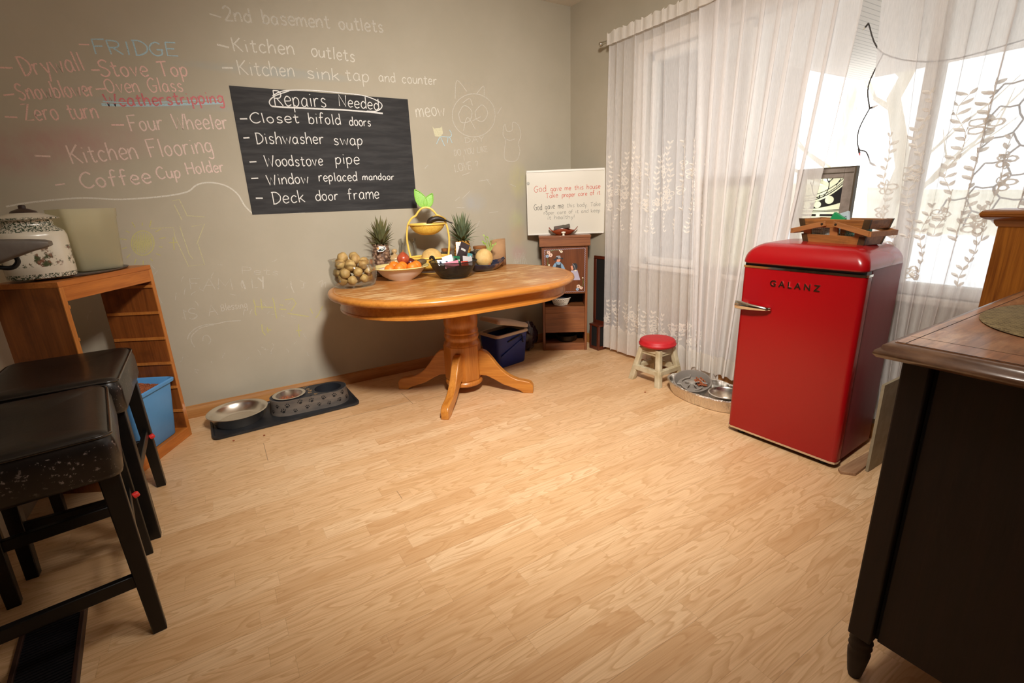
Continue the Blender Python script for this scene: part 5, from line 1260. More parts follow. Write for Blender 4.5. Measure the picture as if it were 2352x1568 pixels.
mb = MB(); mb.ball((0, 0, 0), .064, .058, .066, 22, 16, lambda d: 1 + .04 * noise.noise(d * 2.5)); mb.build('root_flesh', plain('pale_turnip_skin', S(222, 190, 128), .65, c2=S(204, 160, 92), scale=12, bump=.3, bscale=60), tn, angle=180)
mb = MB()
mb.add([(-.03, -.056, -.055), (.0, -.062, -.02), (.01, -.062, -.06), (-.015, -.07, -.04)], [(0, 1, 3), (1, 2, 3), (2, 0, 3)]); mb.build('brown_cut', plain('brown_cut_flesh', S(168, 108, 58), .7), tn, smooth=False)
M_sh = plain('pale_green_shoot', S(158, 180, 92), .5); rn = random.Random(9)
mb = MB()
for k in range(9):
    a = rn.uniform(-.5, .9); b = rn.uniform(-.4, .4); L = rn.uniform(.07, .125); s0 = Vector((.045, 0, .03)); d = Vector((math.sin(a), b, math.cos(a))).normalized()
    P = [s0, s0 + d * L * .5 + Vector((.004, 0, .004)), s0 + d * L]; mb.tube(smooth_pts(P, 3), .0026, 6)
    for e in range(5):
        d2 = (d + Vector((rn.uniform(-1, 1), rn.uniform(-1, 1), rn.uniform(-.3, .6)))).normalized(); c = s0 + d * L * rn.uniform(.75, 1); sd = d2.orthogonal().normalized()
        mb.add([c, c + d2 * .011 + sd * .006, c + d2 * .022, c + d2 * .011 - sd * .006], [(0, 1, 2, 3)])
mb.build('green_shoots', M_sh, tn, angle=180, normals=False)

# ================================================================ on and in the corner cabinet, under the table
CBM = Matrix.Translation((2.3635, 3.0565, 0)) @ Matrix.Rotation(-.598, 4, 'Z')
wbw = thing('wavy_bowl', 'red-brown wooden bowl with a wavy rim on top of the corner cabinet', 'bowl', CBM @ Vector((-.008, .034, .9455)), -.598)
mb = MB()
def wav(r_, z, k_): return [(r_ * math.cos(a) * 1.35, r_ * math.sin(a) * .5, z + k_ * (.012 * math.cos(4 * a + .4) + .012 * math.cos(a) ** 2)) for a in [2 * PI * k / 48 for k in range(48)]]
mb.loft([wav(.03, 0, 0), wav(.045, .004, .1), wav(.07, .022, .6), wav(.085, .038, 1), wav(.083, .041, 1), wav(.066, .026, .6), wav(.035, .010, .1)], True, True); mb.build('bowl_body', wood('red_brown_turned_wood', S(150, 66, 30), S(112, 40, 18), 0, 1, .3, .4), wbw, angle=60)
o = MB(); o.loft([[(x, a * .017, .0 + b * .014 + .004 * noise.noise((x * 40, 0, 0))) for a, b in rrect(1, 1, .4, 3)] for x in (-.062, -.05, -.02, .0, .012, .03, .055, .064)], True, True)
tag(o.build('bark_piece', plain('grey_bark_piece', S(104, 84, 78), .8, c2=S(84, 82, 70), scale=18, bump=.5, bscale=50), None, CBM @ Vector((-.02, .036, 1.006)), rot=(0, -.13, -.598), angle=40), 'short grey piece of bark lying in the wavy wooden bowl', 'wood')
lb = thing('lattice_basket', 'white lattice china basket on the middle shelf of the corner cabinet', 'basket', CBM @ Vector((-.03, .085, .3722)), -.598)
mb = MB()
for k in range(26):
    for s_ in (-1, 1):
        P = []
        for j in range(7):
            v = j / 6; a = 2 * PI * k / 26 + s_ * v * .9; r_ = .058 + .022 * v; P.append((r_ * math.cos(a), r_ * .8 * math.sin(a), .008 + .05 * v))
        mb.tube(P, .0022, 5)
mb.build('lattice_side', M_porc, lb, angle=180)
mb = MB(); mb.tube([(.081 * math.cos(k * PI / 20), .065 * math.sin(k * PI / 20), .06) for k in range(40)], .0045, 7, True); mb.build('rim', M_porc, lb)
mb = MB(); mb.lathe([(0, 0), (.056, 0), (.06, .004), (.058, .010), (0, .008)], 30, Matrix.Diagonal((1, .8, 1, 1))); mb.build('base', M_porc, lb, angle=50)
mb = MB(); mb.ball((0, 0, .045), .06, .045, .03, 14, 8, lambda d: 1 + .25 * noise.noise(d * 3)); mb.build('dark_cloth', plain('dark_cloth', S(30, 30, 38), .8), lb)
pn = thing('dark_pan', 'dark round pan stored in the bottom opening of the corner cabinet', 'pan', CBM @ Vector((.02, .095, .0622)))
mb = MB(); mb.lathe([(0, .002), (.07, 0), (.085, .02), (.088, .05), (.092, .053), (.086, .055), (.08, .02), (.068, .006), (0, .006)], 36); mb.build('pan_body', plain('dark_pan_metal', S(58, 48, 40), .35, .8), pn, angle=50)
co = thing('cooler', 'blue cooler box with a half-open white lid on the floor under the table', 'cooler', (1.80, 3.10, 0), .19)
M_cbl = plain('royal_blue_plastic', S(28, 52, 140), .45, c2=S(24, 46, 126), scale=6); M_cwh = plain('off_white_plastic', S(206, 186, 166), .5)
mb = MB(); mb.loft([r4(.132, .092, 0), r4(.138, .098, .01), r4(.16, .11, .245), r4(.15, .10, .245), r4(.125, .082, .03)], True, True); mb.build('cooler_body', M_cbl, co, angle=40)
mb = MB(); mb.loft([r4(.150, .10, .240), r4(.164, .114, .243), r4(.166, .116, .252), r4(.163, .113, .262), r4(.146, .097, .262), r4(.146, .097, .24)], True, False); mb.build('white_rim', M_cwh, co, angle=50)
LT = Matrix.Translation((.164, 0, .268)) @ Matrix.Rotation(R(15), 4, 'Y') @ Matrix.Translation((-.164, 0, 0))
mb = MB(); mb.loft([[tuple(LT @ Vector(p)) for p in r_] for r_ in (r4(.155, .106, .0), r4(.165, .115, .002), r4(.166, .116, .02), r4(.155, .105, .034), r4(.10, .06, .037))], True, True); mb.build('lid', M_cwh, co, angle=50)
mb = MB(); mb.tube([(-.06, -.112, .20), (.08, -.118, .232), (.09, -.12, .17)], .005, 6); mb.build('cord', M_black, co)
mb = MB(); mb.prism([(-.13, .10), (-.12, .085), (.12, .19), (.12, .21)], .0, .006, Matrix.Translation((0, -.106, 0)) @ Matrix.Rotation(PI / 2, 4, 'X') @ Matrix.Diagonal((1, 1, 1, 1))); mb.build('carry_handle', M_cbl, co, bevel=.002)
mb = MB(); mb.ball((0, 0, .115), .085, .05, .117, 20, 16, lambda d: (1 + .3 * noise.noise(d * 2.4) + .1 * noise.noise(d * 7)))
o = mb.build('plastic_bag', plain('dark_shiny_bag', S(44, 30, 42), .2, 0, .5, .4, c2=S(96, 80, 74), scale=9, lo=.5, hi=.62), None, (2.125, 3.24, .012), .1, angle=60); tag(o, 'crumpled dark plastic bag on the floor between cooler and corner cabinet', 'bag')

# ================================================================ foil tray with feeding bowls
M_foil = NT('crinkled_foil'); q = M_foil
q.bump(q.noise(q.coord((1, 1, .35)), 70, 4, .7), 1.0, .012); M_foil = q.set(S(236, 230, 220), .24, 1)
ft = thing('foil_tray', 'oval crinkled foil tray on the floor at the left side of the fridge', 'tray', (2.43, 1.725, 0), .0)
crk = lambda a, z: 1 + .016 * noise.noise((math.cos(a) * 9, math.sin(a) * 9, z * 30)) + .009 * noise.noise((math.cos(a) * 34, math.sin(a) * 34, z * 60))
def fring(sx, sy, z, w_=1): return [(sx * math.cos(a) * (1 + w_ * (crk(a, z) - 1)), sy * math.sin(a) * (1 + w_ * (crk(a, z) - 1)), z + w_ * .003 * noise.noise((a * 5, z, 0))) for a in [2 * PI * k / 110 for k in range(110)]]
mb = MB(); mb.loft([fring(.12, .24, .001, .2), fring(.128, .25, .004), fring(.133, .257, .025, 2), fring(.137, .264, .05, 2), fring(.143, .272, .077), fring(.152, .282, .081), fring(.153, .283, .076), fring(.15, .28, .085), fring(.139, .268, .079), fring(.135, .261, .05, 2), fring(.131, .255, .025, 2), fring(.12, .24, .006, .2)], True, True); mb.build('foil_wall', M_foil, ft, angle=50)
sf = thing('slow_feeder_bowl', 'grey slow feeder dog bowl with ridges tilted inside the foil tray', 'bowl', (2.432, 1.838, .043))
sf.rotation_euler = (Matrix.Rotation(R(17), 4, Vector((.6, -.8, 0))) @ Matrix.Rotation(.6, 4, 'Z')).to_euler()
M_gp = plain('grey_plastic', S(132, 124, 116), .45)
mb = MB(); mb.lathe([(0, .004), (.085, .004), (.095, 0), (.10, .006), (.112, .05), (.114, .054), (.107, .056), (.103, .05), (.09, .012), (0, .010)], 48); mb.build('bowl_body', M_gp, sf, angle=60)
mb = MB(); mb.lathe([(0, .045), (.017, .045), (.02, .04), (.022, .01)], 20); 
for k in range(5):
    a = k * 2 * PI / 5; mb.tube([(.02 * math.cos(a), .02 * math.sin(a), .036), (.045 * math.cos(a + .1), .045 * math.sin(a + .1), .036)], .004, 6)
for k in range(4):
    a = k * PI / 2 + .3; mb.tube([(.066 * math.cos(a + j * .18), .066 * math.sin(a + j * .18), .03) for j in range(6)], .004, 6); mb.tube([(.066 * math.cos(a), .066 * math.sin(a), .03), (.09 * math.cos(a - .1), .09 * math.sin(a - .1), .03)], .004, 6)
mb.build('ridges', plain('light_grey_plastic', S(156, 148, 138), .45), sf, angle=60)
mb = MB()
for k in range(80):
    a, r_ = RN.uniform(-1.6, -.3), RN.uniform(.03, .085); mb.ball((r_ * math.cos(a), r_ * math.sin(a), .018 + RN.uniform(0, .014)), .006, .006, .0045, 6, 4)
mb.build('kibble', M_kib, sf, kind='stuff')
wb_ = thing('water_bowl', 'steel water bowl inside the foil tray, half hidden behind the fridge', 'bowl', (2.43, 1.60, .012))
mb = MB(); mb.lathe([(0, .004), (.075, .004), (.082, 0), (.086, .006), (.090, .066), (.094, .07), (.096, .073), (.09, .075), (.085, .068), (.079, .012), (0, .010)], 48); mb.build('bowl_body', M_steel, wb_, angle=60)

# ================================================================ wooden basket on the fridge
BK = thing('wooden_basket', 'weathered wooden slat basket with folded handles on top of the red fridge', 'basket', (2.35, 1.105, .9865), -.20)
M_bk = wood('weathered_basket_wood', S(168, 108, 54), S(112, 66, 30), 1, 1.2, .5, .1, dark=S(60, 36, 18)); M_bk2 = wood('handle_wood', S(166, 108, 60), S(134, 84, 44), 1, 1.2, .5, .1); M_bkd = plain('dark_corner_wood', S(76, 54, 28), .5, c2=S(52, 36, 20), scale=20)
# local x: depth away from the camera, y: left
bw0, bw1, bd0, bd1, bh = .140, .164, .110, .138, .105
def bside(z): f = z / bh; return (bw0 + (bw1 - bw0) * f, -(bd1 - bd0) * f * .5, bd0 + (bd1 - bd0) * f * .5)
def bandz(z0, z1, nm):
    for face in range(4):
        mb = MB(); q4 = []
        for z in (z0, z1):
            w_, xa, xb = bside(z); th = .008
            if face == 0: q4.append([(xa, -w_, z), (xa, w_, z), (xa + th, w_ , z), (xa + th, -w_, z)])
            if face == 1: q4.append([(xb - th, -w_, z), (xb - th, w_, z), (xb, w_, z), (xb, -w_, z)])
            if face == 2: q4.append([(xa + th, w_ - th, z), (xb - th, w_ - th, z), (xb - th, w_, z), (xa + th, w_, z)])
            if face == 3: q4.append([(xa + th, -w_, z), (xb - th, -w_, z), (xb - th, -w_ + th, z), (xa + th, -w_ + th, z)])
        mb.hexa(q4[0], q4[1]); mb.build(nm, M_bk, BK, smooth=False, bevel=.0015)
bandz(.0, .036, 'lower_band'); bandz(.068, bh, 'upper_band')
w_, xa, xb = bside(.0)
MB().box(xa + .004, xb - .004, -w_ + .004, w_ - .004, .002, .008).build('bottom_board', M_bk, BK, smooth=False)
for y in (-.117, -.005, .124):
    mb = MB(); q4 = []
    for z in (.03, .075): wz, a, b = bside(z); q4.append([(a + .002, y - .018, z), (a + .002, y + .018, z), (a + .009, y + .018, z), (a + .009, y - .018, z)])
    mb.hexa(*q4); mb.build('slat', M_bk2, BK, smooth=False)
for sx, sy in ((0, 1), (0, -1), (1, 1), (1, -1)):
    for z0, z1 in ((0, .037), (.067, bh + .001)):
        mb = MB(); q4 = []
        for z in (z0, z1):
            wz, a, b = bside(z); xo = (a - .002) if sx == 0 else (b - .006); yo = sy * (wz - .026)
            ya, yb = (min(yo, sy * (wz + .002)), max(yo, sy * (wz + .002))); q4.append([(xo, ya, z), (xo, yb, z), (xo + .008, yb, z), (xo + .008, ya, z)])
        mb.hexa(*q4); mb.build('corner_patch', M_bkd, BK, smooth=False)
for s_ in (-1, 1):
    mb = MB()
    y0_, z0_, y1_, z1_ = s_ * .018, .088, s_ * .182, .050
    for xo in (-.034, bd1 + .004 - .02):
        d = Vector((0, y1_ - y0_, z1_ - z0_)); n_ = Vector((0, -d.z, d.y)).normalized() * .011
        a, b = Vector((xo, y0_, z0_)), Vector((xo, y1_, z1_)); mb.hexa([a - n_, a + n_, b + n_, b - n_], [p + Vector((.006, 0, 0)) for p in (a - n_, a + n_, b + n_, b - n_)])
    mb.box(-.034, bd1 - .01, y1_ - .006, y1_ + .006, z1_ - .011, z1_ + .011); mb.build('folded_handle', M_bk2, BK, smooth=False, bevel=.0015)
    mb = MB(); mb.lathe([(0, 0), (.005, 0), (.005, .003), (0, .004)], 12, Matrix.Translation((-.034, y0_ + s_ * .014, z0_ - .003)) @ Matrix.Rotation(-PI / 2, 4, 'Y')); mb.build('rivet', plain('steel_rivet', S(90, 84, 76), .4, 1), BK)
mb = MB()
for k in range(30):
    y = -.135 + k * .0093
    a0, a1 = bside(.03)[1] + .010, bside(.075)[1] + .010; mb.tube([(a0, y, .03), (a1, y, .075)], .0006, 4, cap=False)
for k in range(5):
    z = .036 + k * .008; xx = bside(z)[1] + .010; mb.tube([(xx, -.135, z), (xx, .135, z)], .0006, 4, cap=False)
mb.build('wire_mesh', plain('mesh_wire', S(150, 146, 130), .4, .8), BK, smooth=False)
BKM = Matrix.Translation((2.35, 1.105, .9865)) @ Matrix.Rotation(-.20, 4, 'Z')
def bk_item(name, label, x, y, z, dx, dy, dz, colr, rz=0, ry=0, rx=0, text=None, stripes=None):
    o = MB().box(-dx / 2, dx / 2, -dy / 2, dy / 2, 0, dz).build(name, plain('carton_' + label[:16].replace(' ', '_'), colr, .4), None, tuple(BKM @ Vector((x, y, z))), rot=(rx, ry, -.20 + rz), smooth=False, bevel=.0015)
    tag(o, label, 'box', 'things in the wooden basket')
    if text:
        mb = MB(); write(mb, text, (-dx / 2 - .0006, dy * .42, dz * .3), (-dx / 2 - .0006, -dy * .42, dz * .3), dz * .22, (-1, 0, 0), .0022, .1); mb.build('printed_word', plain('pale_print', S(206, 226, 214), .5), o, smooth=False, normals=False)
    if stripes:
        mb = MB()
        for k in range(stripes): mb.box(-dx / 2 - .0008, -dx / 2, -dy * .36, dy * .36, dz * (.18 + .62 * k / stripes), dz * (.18 + .62 * k / stripes) + dz * .03)
        mb.build('printed_lines', plain('dark_print', S(60, 66, 72), .5), o, smooth=False)
bk_item('tea_carton', 'teal carton with pale lettering behind the right slats of the wooden basket', .042, -.08, .0085, .05, .085, .075, S(64, 132, 120), text='IMMUN')
bk_item('small_carton', 'orange carton beside the teal one in the wooden basket', .042, -.035 + .002, .0085, .05, .03, .07, S(196, 120, 44), stripes=4)
bk_item('foil_packet', 'silver packet behind the left slats of the wooden basket', .028, .035, .0085, .02, .06, .075, S(196, 196, 192), ry=.1, stripes=5)
bk_item('foil_packet', 'white packet at the left end of the wooden basket', .028, .096, .0085, .02, .055, .075, S(206, 206, 196), ry=.1, stripes=3)
bk_item('green_carton', 'green-edged carton poking out of the left of the wooden basket', .075, .08, .03, .016, .06, .10, S(30, 136, 80), rx=.5)
bk_item('label_packet', 'grey packet with a printed label poking out of the middle of the wooden basket', .08, .01, .04, .014, .055, .095, S(170, 182, 188), rx=-.35, ry=.25, stripes=9)

# ================================================================ painted glass frames on the sill, seen past the curtain
M_oldp = plain('flaking_grey_paint', S(150, 138, 128), .7, c2=S(118, 106, 96), scale=14); M_oldd = plain('weathered_dark_edge', S(78, 66, 50), .7)
M_pg = glass('pale_yellow_glass', (.97, .97, .88, 1), .4, .35, S(244, 244, 222)); M_lead = plain('black_lead_line', S(20, 16, 18), .6)
def glass_frame(label, y0, y1, z0, z1, x, design):
    g_ = thing('painted_glass', label, 'window frame', (x, y1, z0))
    W_, H_ = y1 - y0, z1 - z0; b = .045
    mb = MB(); mb.box(-.012, .012, -W_ + .0, -W_ + b, 0, H_); mb.box(-.012, .012, -b, 0, 0, H_); mb.box(-.012, .012, -W_ + b, -b, 0, b); mb.box(-.012, .012, -W_ + b, -b, H_ - b, H_); mb.build('old_frame', M_oldp, g_, bevel=.003)
    mb = MB(); mb.box(-.013, .013, -W_ - .008, -W_, 0, H_ + .006); mb.box(-.013, .013, -W_, 0, H_, H_ + .006); mb.box(-.014, -.0125, -W_ + .002, 0, H_ - .024, H_ - .020); mb.build('frame_edge', M_oldd, g_, smooth=False)
    MB().box(-.002, .002, -W_ + b, -b, b, H_ - b).build('glass_pane', M_pg, g_, smooth=False)
    mb = MB(); gw, gh = W_ - 2 * b, H_ - 2 * b
    P = lambda u, v: (-.0035, -b - u * gw, b + ((.6 + .4 * v) if design == 0 else v) * gh)
    def arc(cx, cy, r_, a0, a1, wd, n=16, asp=1): mb.ribbon([P(cx + r_ * math.cos(a0 + (a1 - a0) * k / n), cy + asp * r_ * math.sin(a0 + (a1 - a0) * k / n)) for k in range(n + 1)], wd, (-1, 0, 0))
    if design == 0:
        asp = gw / gh / .4; cx = .58
        # dark crescent band with round openings
        for (va, vb) in ((0, 1),):
            N_ = 160; top = lambda u: .42 + .42 * u ** 2.2; bot = lambda u: .24 + .16 * u ** 2
            holes = ((.12, .33, .085), (.40, .355, .085), (.70, .47, .10), (-.12, .33, .08))
            for k in range(N_):
                u = (k + .5) / N_; lo_, hi_ = bot(u), min(top(u) - .03, .98); seg = [(lo_, hi_)]
                for hx_, hy_, hr in holes:
                    d = abs(u - hx_) / 1.15
                    if d < hr:
                        e = (hr * hr - d * d) ** .5 * asp * 1.05
                        seg = [s2 for a, b_ in seg for s2 in ((a, min(b_, hy_ - e)), (max(a, hy_ + e), b_)) if s2[1] > s2[0]]
                for a, b_ in seg: mb.face([P(k / N_, a), P((k + 1) / N_, a), P((k + 1) / N_, b_), P(k / N_, b_)])
        for off, wd in ((.03, .004), (.08, .003), (.16, .003)): mb.ribbon([P(k / 20, min(.42 + off + (.42) * (k / 20) ** 2.2, 1)) for k in range(21)], wd, (-1, 0, 0))
        arc(.42, .83, .22, -3.6, .4, .004, 20, asp * 1.5); mb.ribbon([P(.42, .60), P(.44, .52)], .005, (-1, 0, 0))
        for a in ((.62, .9, .72, 1.0), (.62, .9, .56, 1.0), (.82, .82, .92, .98), (.2, .8, .12, .93)): mb.ribbon([P(a[0], a[1]), P(a[2], a[3])], .004, (-1, 0, 0))
        for v in (.20, .17): mb.ribbon([P(k / 10, v + .03 * (k / 10) ** 2) for k in range(11)], .003, (-1, 0, 0))
        for k in range(10): mb.face([P(k / 10, .06), P((k + 1) / 10, .06), P((k + 1) / 10, .115), P(k / 10, .115)]) if k % 5 != 4 else None
    else:
        for k in range(5):
            mb.ribbon([P(.12 + .17 * k, .08), P(.2 + .17 * k, .45), P(.12 + .17 * k, .9)], .004, (-1, 0, 0)); arc(.2 + .15 * k, .3 + .12 * k, .08, 0, 6.28, .004)
            arc(.8 - .15 * k, .25 + .1 * k, .07, 0, 6.28, .003)
    mb.build('lead_lines', M_lead, g_, smooth=False, normals=False)
    return g_
glass_frame('old window frame with a black and yellow painted glass design behind the wooden basket', 1.19, 1.46, .742, 1.315, 2.66, 0)
glass_frame('second painted glass frame on the sill, dimly seen through the plain curtain', 1.62, 2.02, .742, 1.30, 2.66, 1)
# ================================================================ net of fairy lights on the window
NL = thing('fairy_lights', 'net of dark fairy light cord hanging in the window behind the right curtain', 'lights', (2.694, .55, 1.35))
mb = MB(); M_cord = plain('dark_green_cord', S(66, 60, 56), .6); rn = random.Random(5)
s_ = .062
nodes = {}
def nd(i, j):
    if (i, j) not in nodes: nodes[(i, j)] = Vector((rn.uniform(-.004, .006), (i * s_ * .87) + rn.uniform(-.012, .012), (j * s_ * .75) + rn.uniform(-.012, .012)))
    return nodes[(i, j)]
bulbs = []
for i in range(-5, 6):
    for j in range(-6, 6):
        # hexagon corners
        cx, cz = i * s_ * 1.5 * .9, j * s_ * 1.74 * .9 + (s_ * .78 if i % 2 else 0)
        if abs(cz) > .30 or cx > .34 or cx < -.22 + .2 * cz: continue
        for k in range(3):
            a0, a1 = R(60 * k), R(60 * (k + 1))
            key = lambda a: (round((cx + s_ * .9 * math.cos(a)) * 400), round((cz + s_ * .9 * math.sin(a)) * 400))
            def pt(a):
                kk = key(a)
                if kk not in nodes: nodes[kk] = Vector((rn.uniform(-.006, .004), -(cx + s_ * .9 * math.cos(a)) + rn.uniform(-.01, .01), cz + s_ * .9 * math.sin(a) + rn.uniform(-.01, .01)))
                return nodes[kk]
            a, b = pt(a0), pt(a1); mb.tube([a, a.lerp(b, .5) + Vector((0, rn.uniform(-.004, .004), -.005)), b], .0032, 6, cap=False)
        if rn.random() < .55: bulbs.append(pt(R(60)))
mb.tube(smooth_pts([(0, -.25, .40), (0, .1, .38), (0, .4, .36), (0, .62, .44), (0, .70, .58)], 5), .003, 6); mb.tube(smooth_pts([(0, .62, .44), (0, .66, .32), (0, .64, .22)], 5), .003, 6)
mb.tube(smooth_pts([(0, .64, .22), (0, .672, .13), (0, .66, .05), (0, .625, .03), (0, .60, -.02)], 4), .0026, 6)
mb.build('cord_net', M_cord, NL, angle=180)
bc = [plain('bulb_red', S(214, 60, 60), .3), plain('bulb_amber', S(226, 150, 50), .3), plain('bulb_clear', S(220, 210, 190), .3)]
bulbs += [Vector((0, .64, .22)), Vector((0, .70, .58)), Vector((0, .66, .05)), Vector((0, .60, -.02))]
for k, b in enumerate(bulbs):
    d = Vector((rn.uniform(-.3, .1), rn.uniform(-1, 1), rn.uniform(-1, .2))).normalized()
    m = MB(); m.mi = 0; m.tube([b, b + d * .022], [.004, .0045], 7); m.mi = 1; m.tube([b + d * .022, b + d * .036], [.0036, .001], 7); m.build('bulb', [M_cord, bc[k % 3]], NL, angle=60)

# ================================================================ curtain rod and sheer curtains
RX, RZ = 2.600, 2.262
rod = thing('curtain_rod', 'thin steel curtain rod with a ball end above the white curtains', 'rod', (RX, 2.90, RZ))
M_rod = plain('brushed_nickel', S(196, 190, 178), .28, 1)
mb = MB(); mb.tube([(0, 0, 0), (0, -3.2, 0)], .008, 12); mb.build('rod_bar', M_rod, rod)
mb = MB(); mb.ball((0, .035, 0), .016, .016, .016, 18, 12); mb.tube([(0, .0, 0), (0, .012, 0), (0, .02, 0)], [.008, .012, .007], 12); mb.build('ball_finial', M_rod, rod, angle=60)
for y in (-.04, -1.7, -3.1):
    mb = MB(); mb.tube([(.078, y, -.02), (.03, y, -.018), (0, y, -.008)], .005, 8); mb.build('bracket', M_rod, rod)
SH_C = S(246, 242, 240)
M_sh1 = sheer('sheer_white_voile', SH_C, .66); M_sh2 = sheer('denser_white_voile', SH_C, .78); M_sh3 = sheer('gathered_white_voile', SH_C, .72); M_hem = sheer('white_hem_cloth', S(246, 240, 232), .88); M_emb = sheer('white_embroidery', S(250, 244, 236), .93)

class Drape:
    """hanging cloth: top edge y0..y1 on the rod, bottom edge yb0..yb1, folds run down it"""
    def __init__(s, y0, y1, yb0, yb1, zt, zb, nf, amp, x0, xb, seed, ease=1.0, sway=None, zb2=None, fold=.2):
        s.__dict__.update(locals())
    def point(s, u, v):
        e = v ** s.ease
        ya = s.y0 + (s.y1 - s.y0) * u; yb = s.yb0 + (s.yb1 - s.yb0) * u
        y = ya + (yb - ya) * e
        if s.sway: y += s.sway(u, v)
        ph = u * s.nf * 2 * PI + 3.4 * noise.noise((u * 5 + s.seed, v * .6, 0)) + 1.1 * noise.noise((u * 15 + s.seed, v * .45, 7))
        A = s.amp * (.35 + .65 * min(1, v * 3)) * (.75 + 1.1 * noise.noise((u * 7 + s.seed, 2.2, v * .4)))
        pitch = abs((s.y1 - s.y0) + ((s.yb1 - s.yb0) - (s.y1 - s.y0)) * e) / s.nf
        x = s.x0 + (s.xb - s.x0) * v + A * math.sin(ph) + .35 * A * math.sin(2 * ph + 1.3 + s.seed)
        y += s.fold * pitch * math.sin(ph + .8)
        z = s.zt + ((s.zb if s.zb2 is None else s.zb + (s.zb2 - s.zb) * u) - s.zt) * v
        return Vector((min(x, 2.64), y, z))
    def normal(s, u, v):
        a = s.point(min(u + .002, 1), v) - s.point(max(u - .002, 0), v); b = s.point(u, min(v + .004, 1)) - s.point(u, max(v - .004, 0))
        n = a.cross(b).normalized()
        return n if n.x < 0 else -n
    def vz(s, z): return (s.zt - z) / (s.zt - s.zb)
def curtain(label, D, m, nu, nv, hem_z=None, scallop=False):
    c = thing('curtain', label, 'curtain', (D.x0, (D.y0 + D.y1) / 2, RZ))
    off = Vector(c.location)
    vh = D.vz(hem_z) if hem_z is not None else 1
    mb = MB(); mb.grid(lambda u, v: D.point(u, v * vh) - off, nu, nv); mb.build('voile', m, c, angle=180, normals=False)
    if hem_z is not None:
        mb = MB(); mb.grid(lambda u, v: D.point(u, (vh + (1 - vh) * v) - (.012 * abs(math.sin(u * D.nf * 2.2 * PI)) * (1 - v) if scallop else 0)) - off - Vector((.0015, 0, 0)), nu, 10); mb.build('hem', M_hem, c, angle=180, normals=False)
    # gathered heading with ruffle
    mb = MB(); s_x = min(D.x0, RX) - .0145
    def head(u, v):
        p = D.point(u, 0); a = 2 * PI * u * D.nf * 2.3
        r_ = .012 + .004 * math.sin(a * 1.7)
        return Vector((s_x + (.004 * math.sin(a) if v > .5 else .003 * math.sin(a)), p.y, RZ - .03 + .075 * v + .006 * math.sin(a * .7) * v)) - off
    mb.grid(head, nu, 4); mb.build('heading', M_hem, c, angle=180, normals=False)
    return c, off
def embroider(c, off, D, u0, u1, z0, z1, n, seed, flowers=True, size=1.0):
    """leafy vines and open flowers stitched on the cloth"""
    rn = random.Random(seed); mb = MB()
    def P(u, z): v = D.vz(z); return D.point(u, v) - off + D.normal(u, v) * .0022
    ulen = abs(D.yb1 - D.yb0 + D.y1 - D.y0) / 2
    def q(u, z, a, b): return P(min(max(u + a / ulen, 0), 1), z + b)
    def leaf(u, z, ang, L, W_):
        ca, sa = math.cos(ang), math.sin(ang); pts = []
        for f, w_ in ((0, 0), (.3, .8), (.55, 1), (.8, .7), (1, 0), (.8, -.7), (.55, -1), (.3, -.8)):
            a, b = f * L * ca - w_ * W_ * sa, f * L * sa + w_ * W_ * ca; pts.append(q(u, z, a, b))
        mb.face(pts)
    def ringf(u, z, r_, w_, n_=8):
        I, O = [], []
        for k in range(n_):
            a = 2 * PI * k / n_; I.append(q(u, z, (r_ - w_) * math.cos(a), (r_ - w_) * math.sin(a))); O.append(q(u, z, r_ * math.cos(a), r_ * math.sin(a)))
        mb.add(I + O, [(k, (k + 1) % n_, n_ + (k + 1) % n_, n_ + k) for k in range(n_)])
    def flower(u, z, r_):
        for k in range(5):
            a = k * 1.2566 + rn.uniform(0, .3); uu, zz_ = u + r_ * .62 * math.cos(a) / ulen, z + r_ * .62 * math.sin(a)
            ringf(min(max(uu, 0), 1), zz_, r_ * .40, r_ * .16)
        ringf(u, z, r_ * .22, r_ * .14, 6)
    for k in range(n):
        u = u0 + (u1 - u0) * (k + rn.uniform(.2, .8)) / n; z = z0 + rn.uniform(0, .03); top = z1 - rn.uniform(0, .35) * (z1 - z0); sw = rn.uniform(-1, 1); prev = None; i = 0
        while z < top:
            du = .012 * math.sin(i * .9 + sw * 3) / ulen; uu = min(max(u + du, 0), 1)
            cur = P(uu, z)
            if prev is not None: mb.ribbon([prev, cur], .0024 * size, (-1, 0, 0))
            prev = cur
            leaf(uu, z, rn.uniform(.75, 1.2), .028 * size, .0058 * size)
            leaf(uu, z, PI - rn.uniform(.75, 1.2), .028 * size, .0058 * size)
            z += .034 * size; i += 1
        if flowers:
            for j in range(rn.choice((1, 1, 2))): flower(u + rn.uniform(-.012, .012) / ulen, z0 + rn.uniform(.1, .8) * (top - z0), rn.uniform(.028, .04) * size)
    mb.build('embroidery', M_emb, c.children[0], smooth=False, normals=False, label='white embroidered flowers and vines')
DA = Drape(2.865, 1.90, 2.865, 1.78, RZ, .03, 11, .013, 2.612, 2.618, 1.3, fold=.17)
cA, oA = curtain('white sheer curtain with embroidered flowers, left-hand panel by the corner', DA, M_sh1, 340, 40, .20, True)
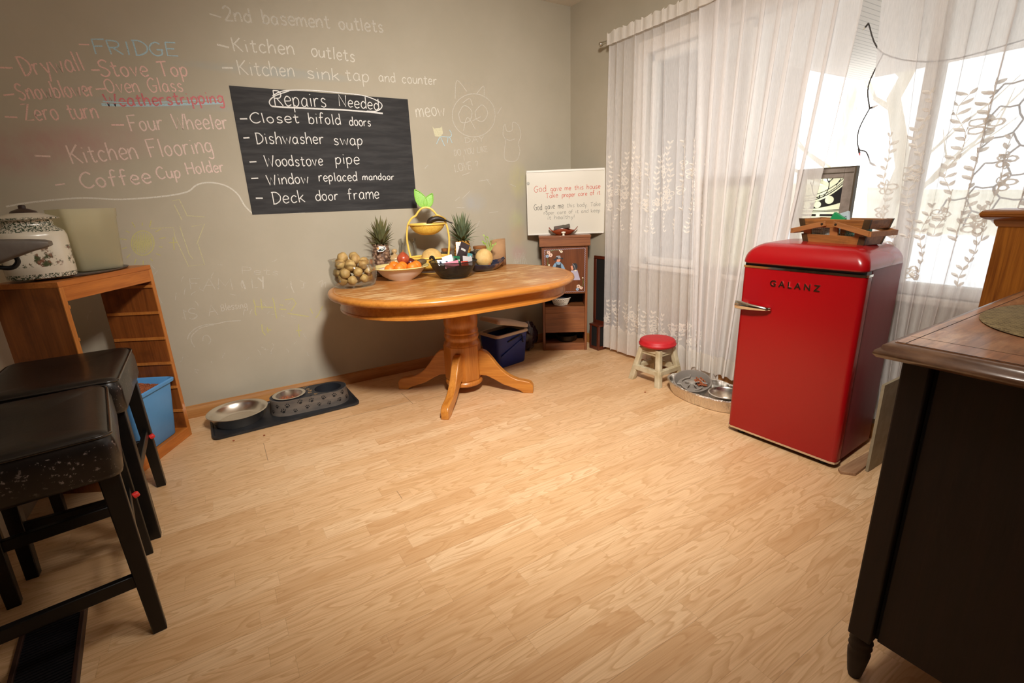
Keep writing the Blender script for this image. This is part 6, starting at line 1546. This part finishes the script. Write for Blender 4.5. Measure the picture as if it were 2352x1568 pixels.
embroider(cA, oA, DA, .02, .92, 1.10, 1.58, 13, 3); embroider(cA, oA, DA, .02, .92, .20, .46, 15, 4); embroider(cA, oA, DA, .05, .9, .95, 1.15, 9, 12, False, .8)
def swB(u, v): return .0
DB = Drape(2.08, 1.215, 1.98, 1.50, RZ, .10, 9, .014, 2.588, 2.605, 4.1, 1.25, fold=.36)
cB, oB = curtain('plain white sheer curtain drawn to a taper behind the red fridge', DB, M_sh2, 300, 40, .22)
DC = Drape(1.17, .30, .97, .62, RZ, .12, 11, .012, 2.610, 2.625, 8.7, 1.7, None, fold=.19)
cC, oC = curtain('white sheer curtain with large embroidered flowers, right-hand panel', DC, M_sh3, 300, 40)
embroider(cC, oC, DC, .04, .98, .98, 1.60, 7, 7, True, 1.0); embroider(cC, oC, DC, .04, .95, .80, 1.15, 4, 17, True, 1.0)

# ================================================================ added lamps out of view: ceiling fill and a stand-in for flash
cl_ = thing('added_fill_lamp', 'added white ceiling lamp, out of view, giving soft fill light', 'lamp', (LAMP[0], LAMP[1], ZC))
mb = MB(); mb.lathe([(0, 0), (.17, 0), (.18, -.02), (.17, -.03), (0, -.03)], 36); mb.build('lamp_base', M_white, cl_, angle=50)
ls_ = thing('added_flash_spot', 'added spot on a white stem above the photographer, standing in for bounced flash', 'lamp', (SPOT[0], SPOT[1], ZC))
mb = MB(); mb.lathe([(0, 0), (.05, 0), (.05, -.02), (.012, -.025), (.012, -.10), (0, -.10)], 20); mb.build('added_stem', M_white, ls_, angle=50)
so = bpy.data.objects.new('flash_spot', ls); COL.objects.link(so); so.parent = ls_; so.location = (0, 0, SPOT[2] - ZC); so.rotation_euler = (Vector(SPOT_AIM) - Vector(SPOT)).to_track_quat('-Z', 'Y').to_euler()
mb = MB(); mb.lathe([(.10, -.03), (.15, -.05), (.16, -.06), (.155, -.06), (.10, -.035)], 36); mb.build('lamp_rim', M_chrome, cl_, angle=50)
l = bpy.data.lights.new('fill_light', 'POINT'); l.shadow_soft_size = .13; l.energy = LAMP_POWER; l.color = LAMP_COLOR
lo = bpy.data.objects.new('fill_light', l); COL.objects.link(lo); lo.parent = cl_; lo.location = (0, 0, LAMP[2] - ZC)
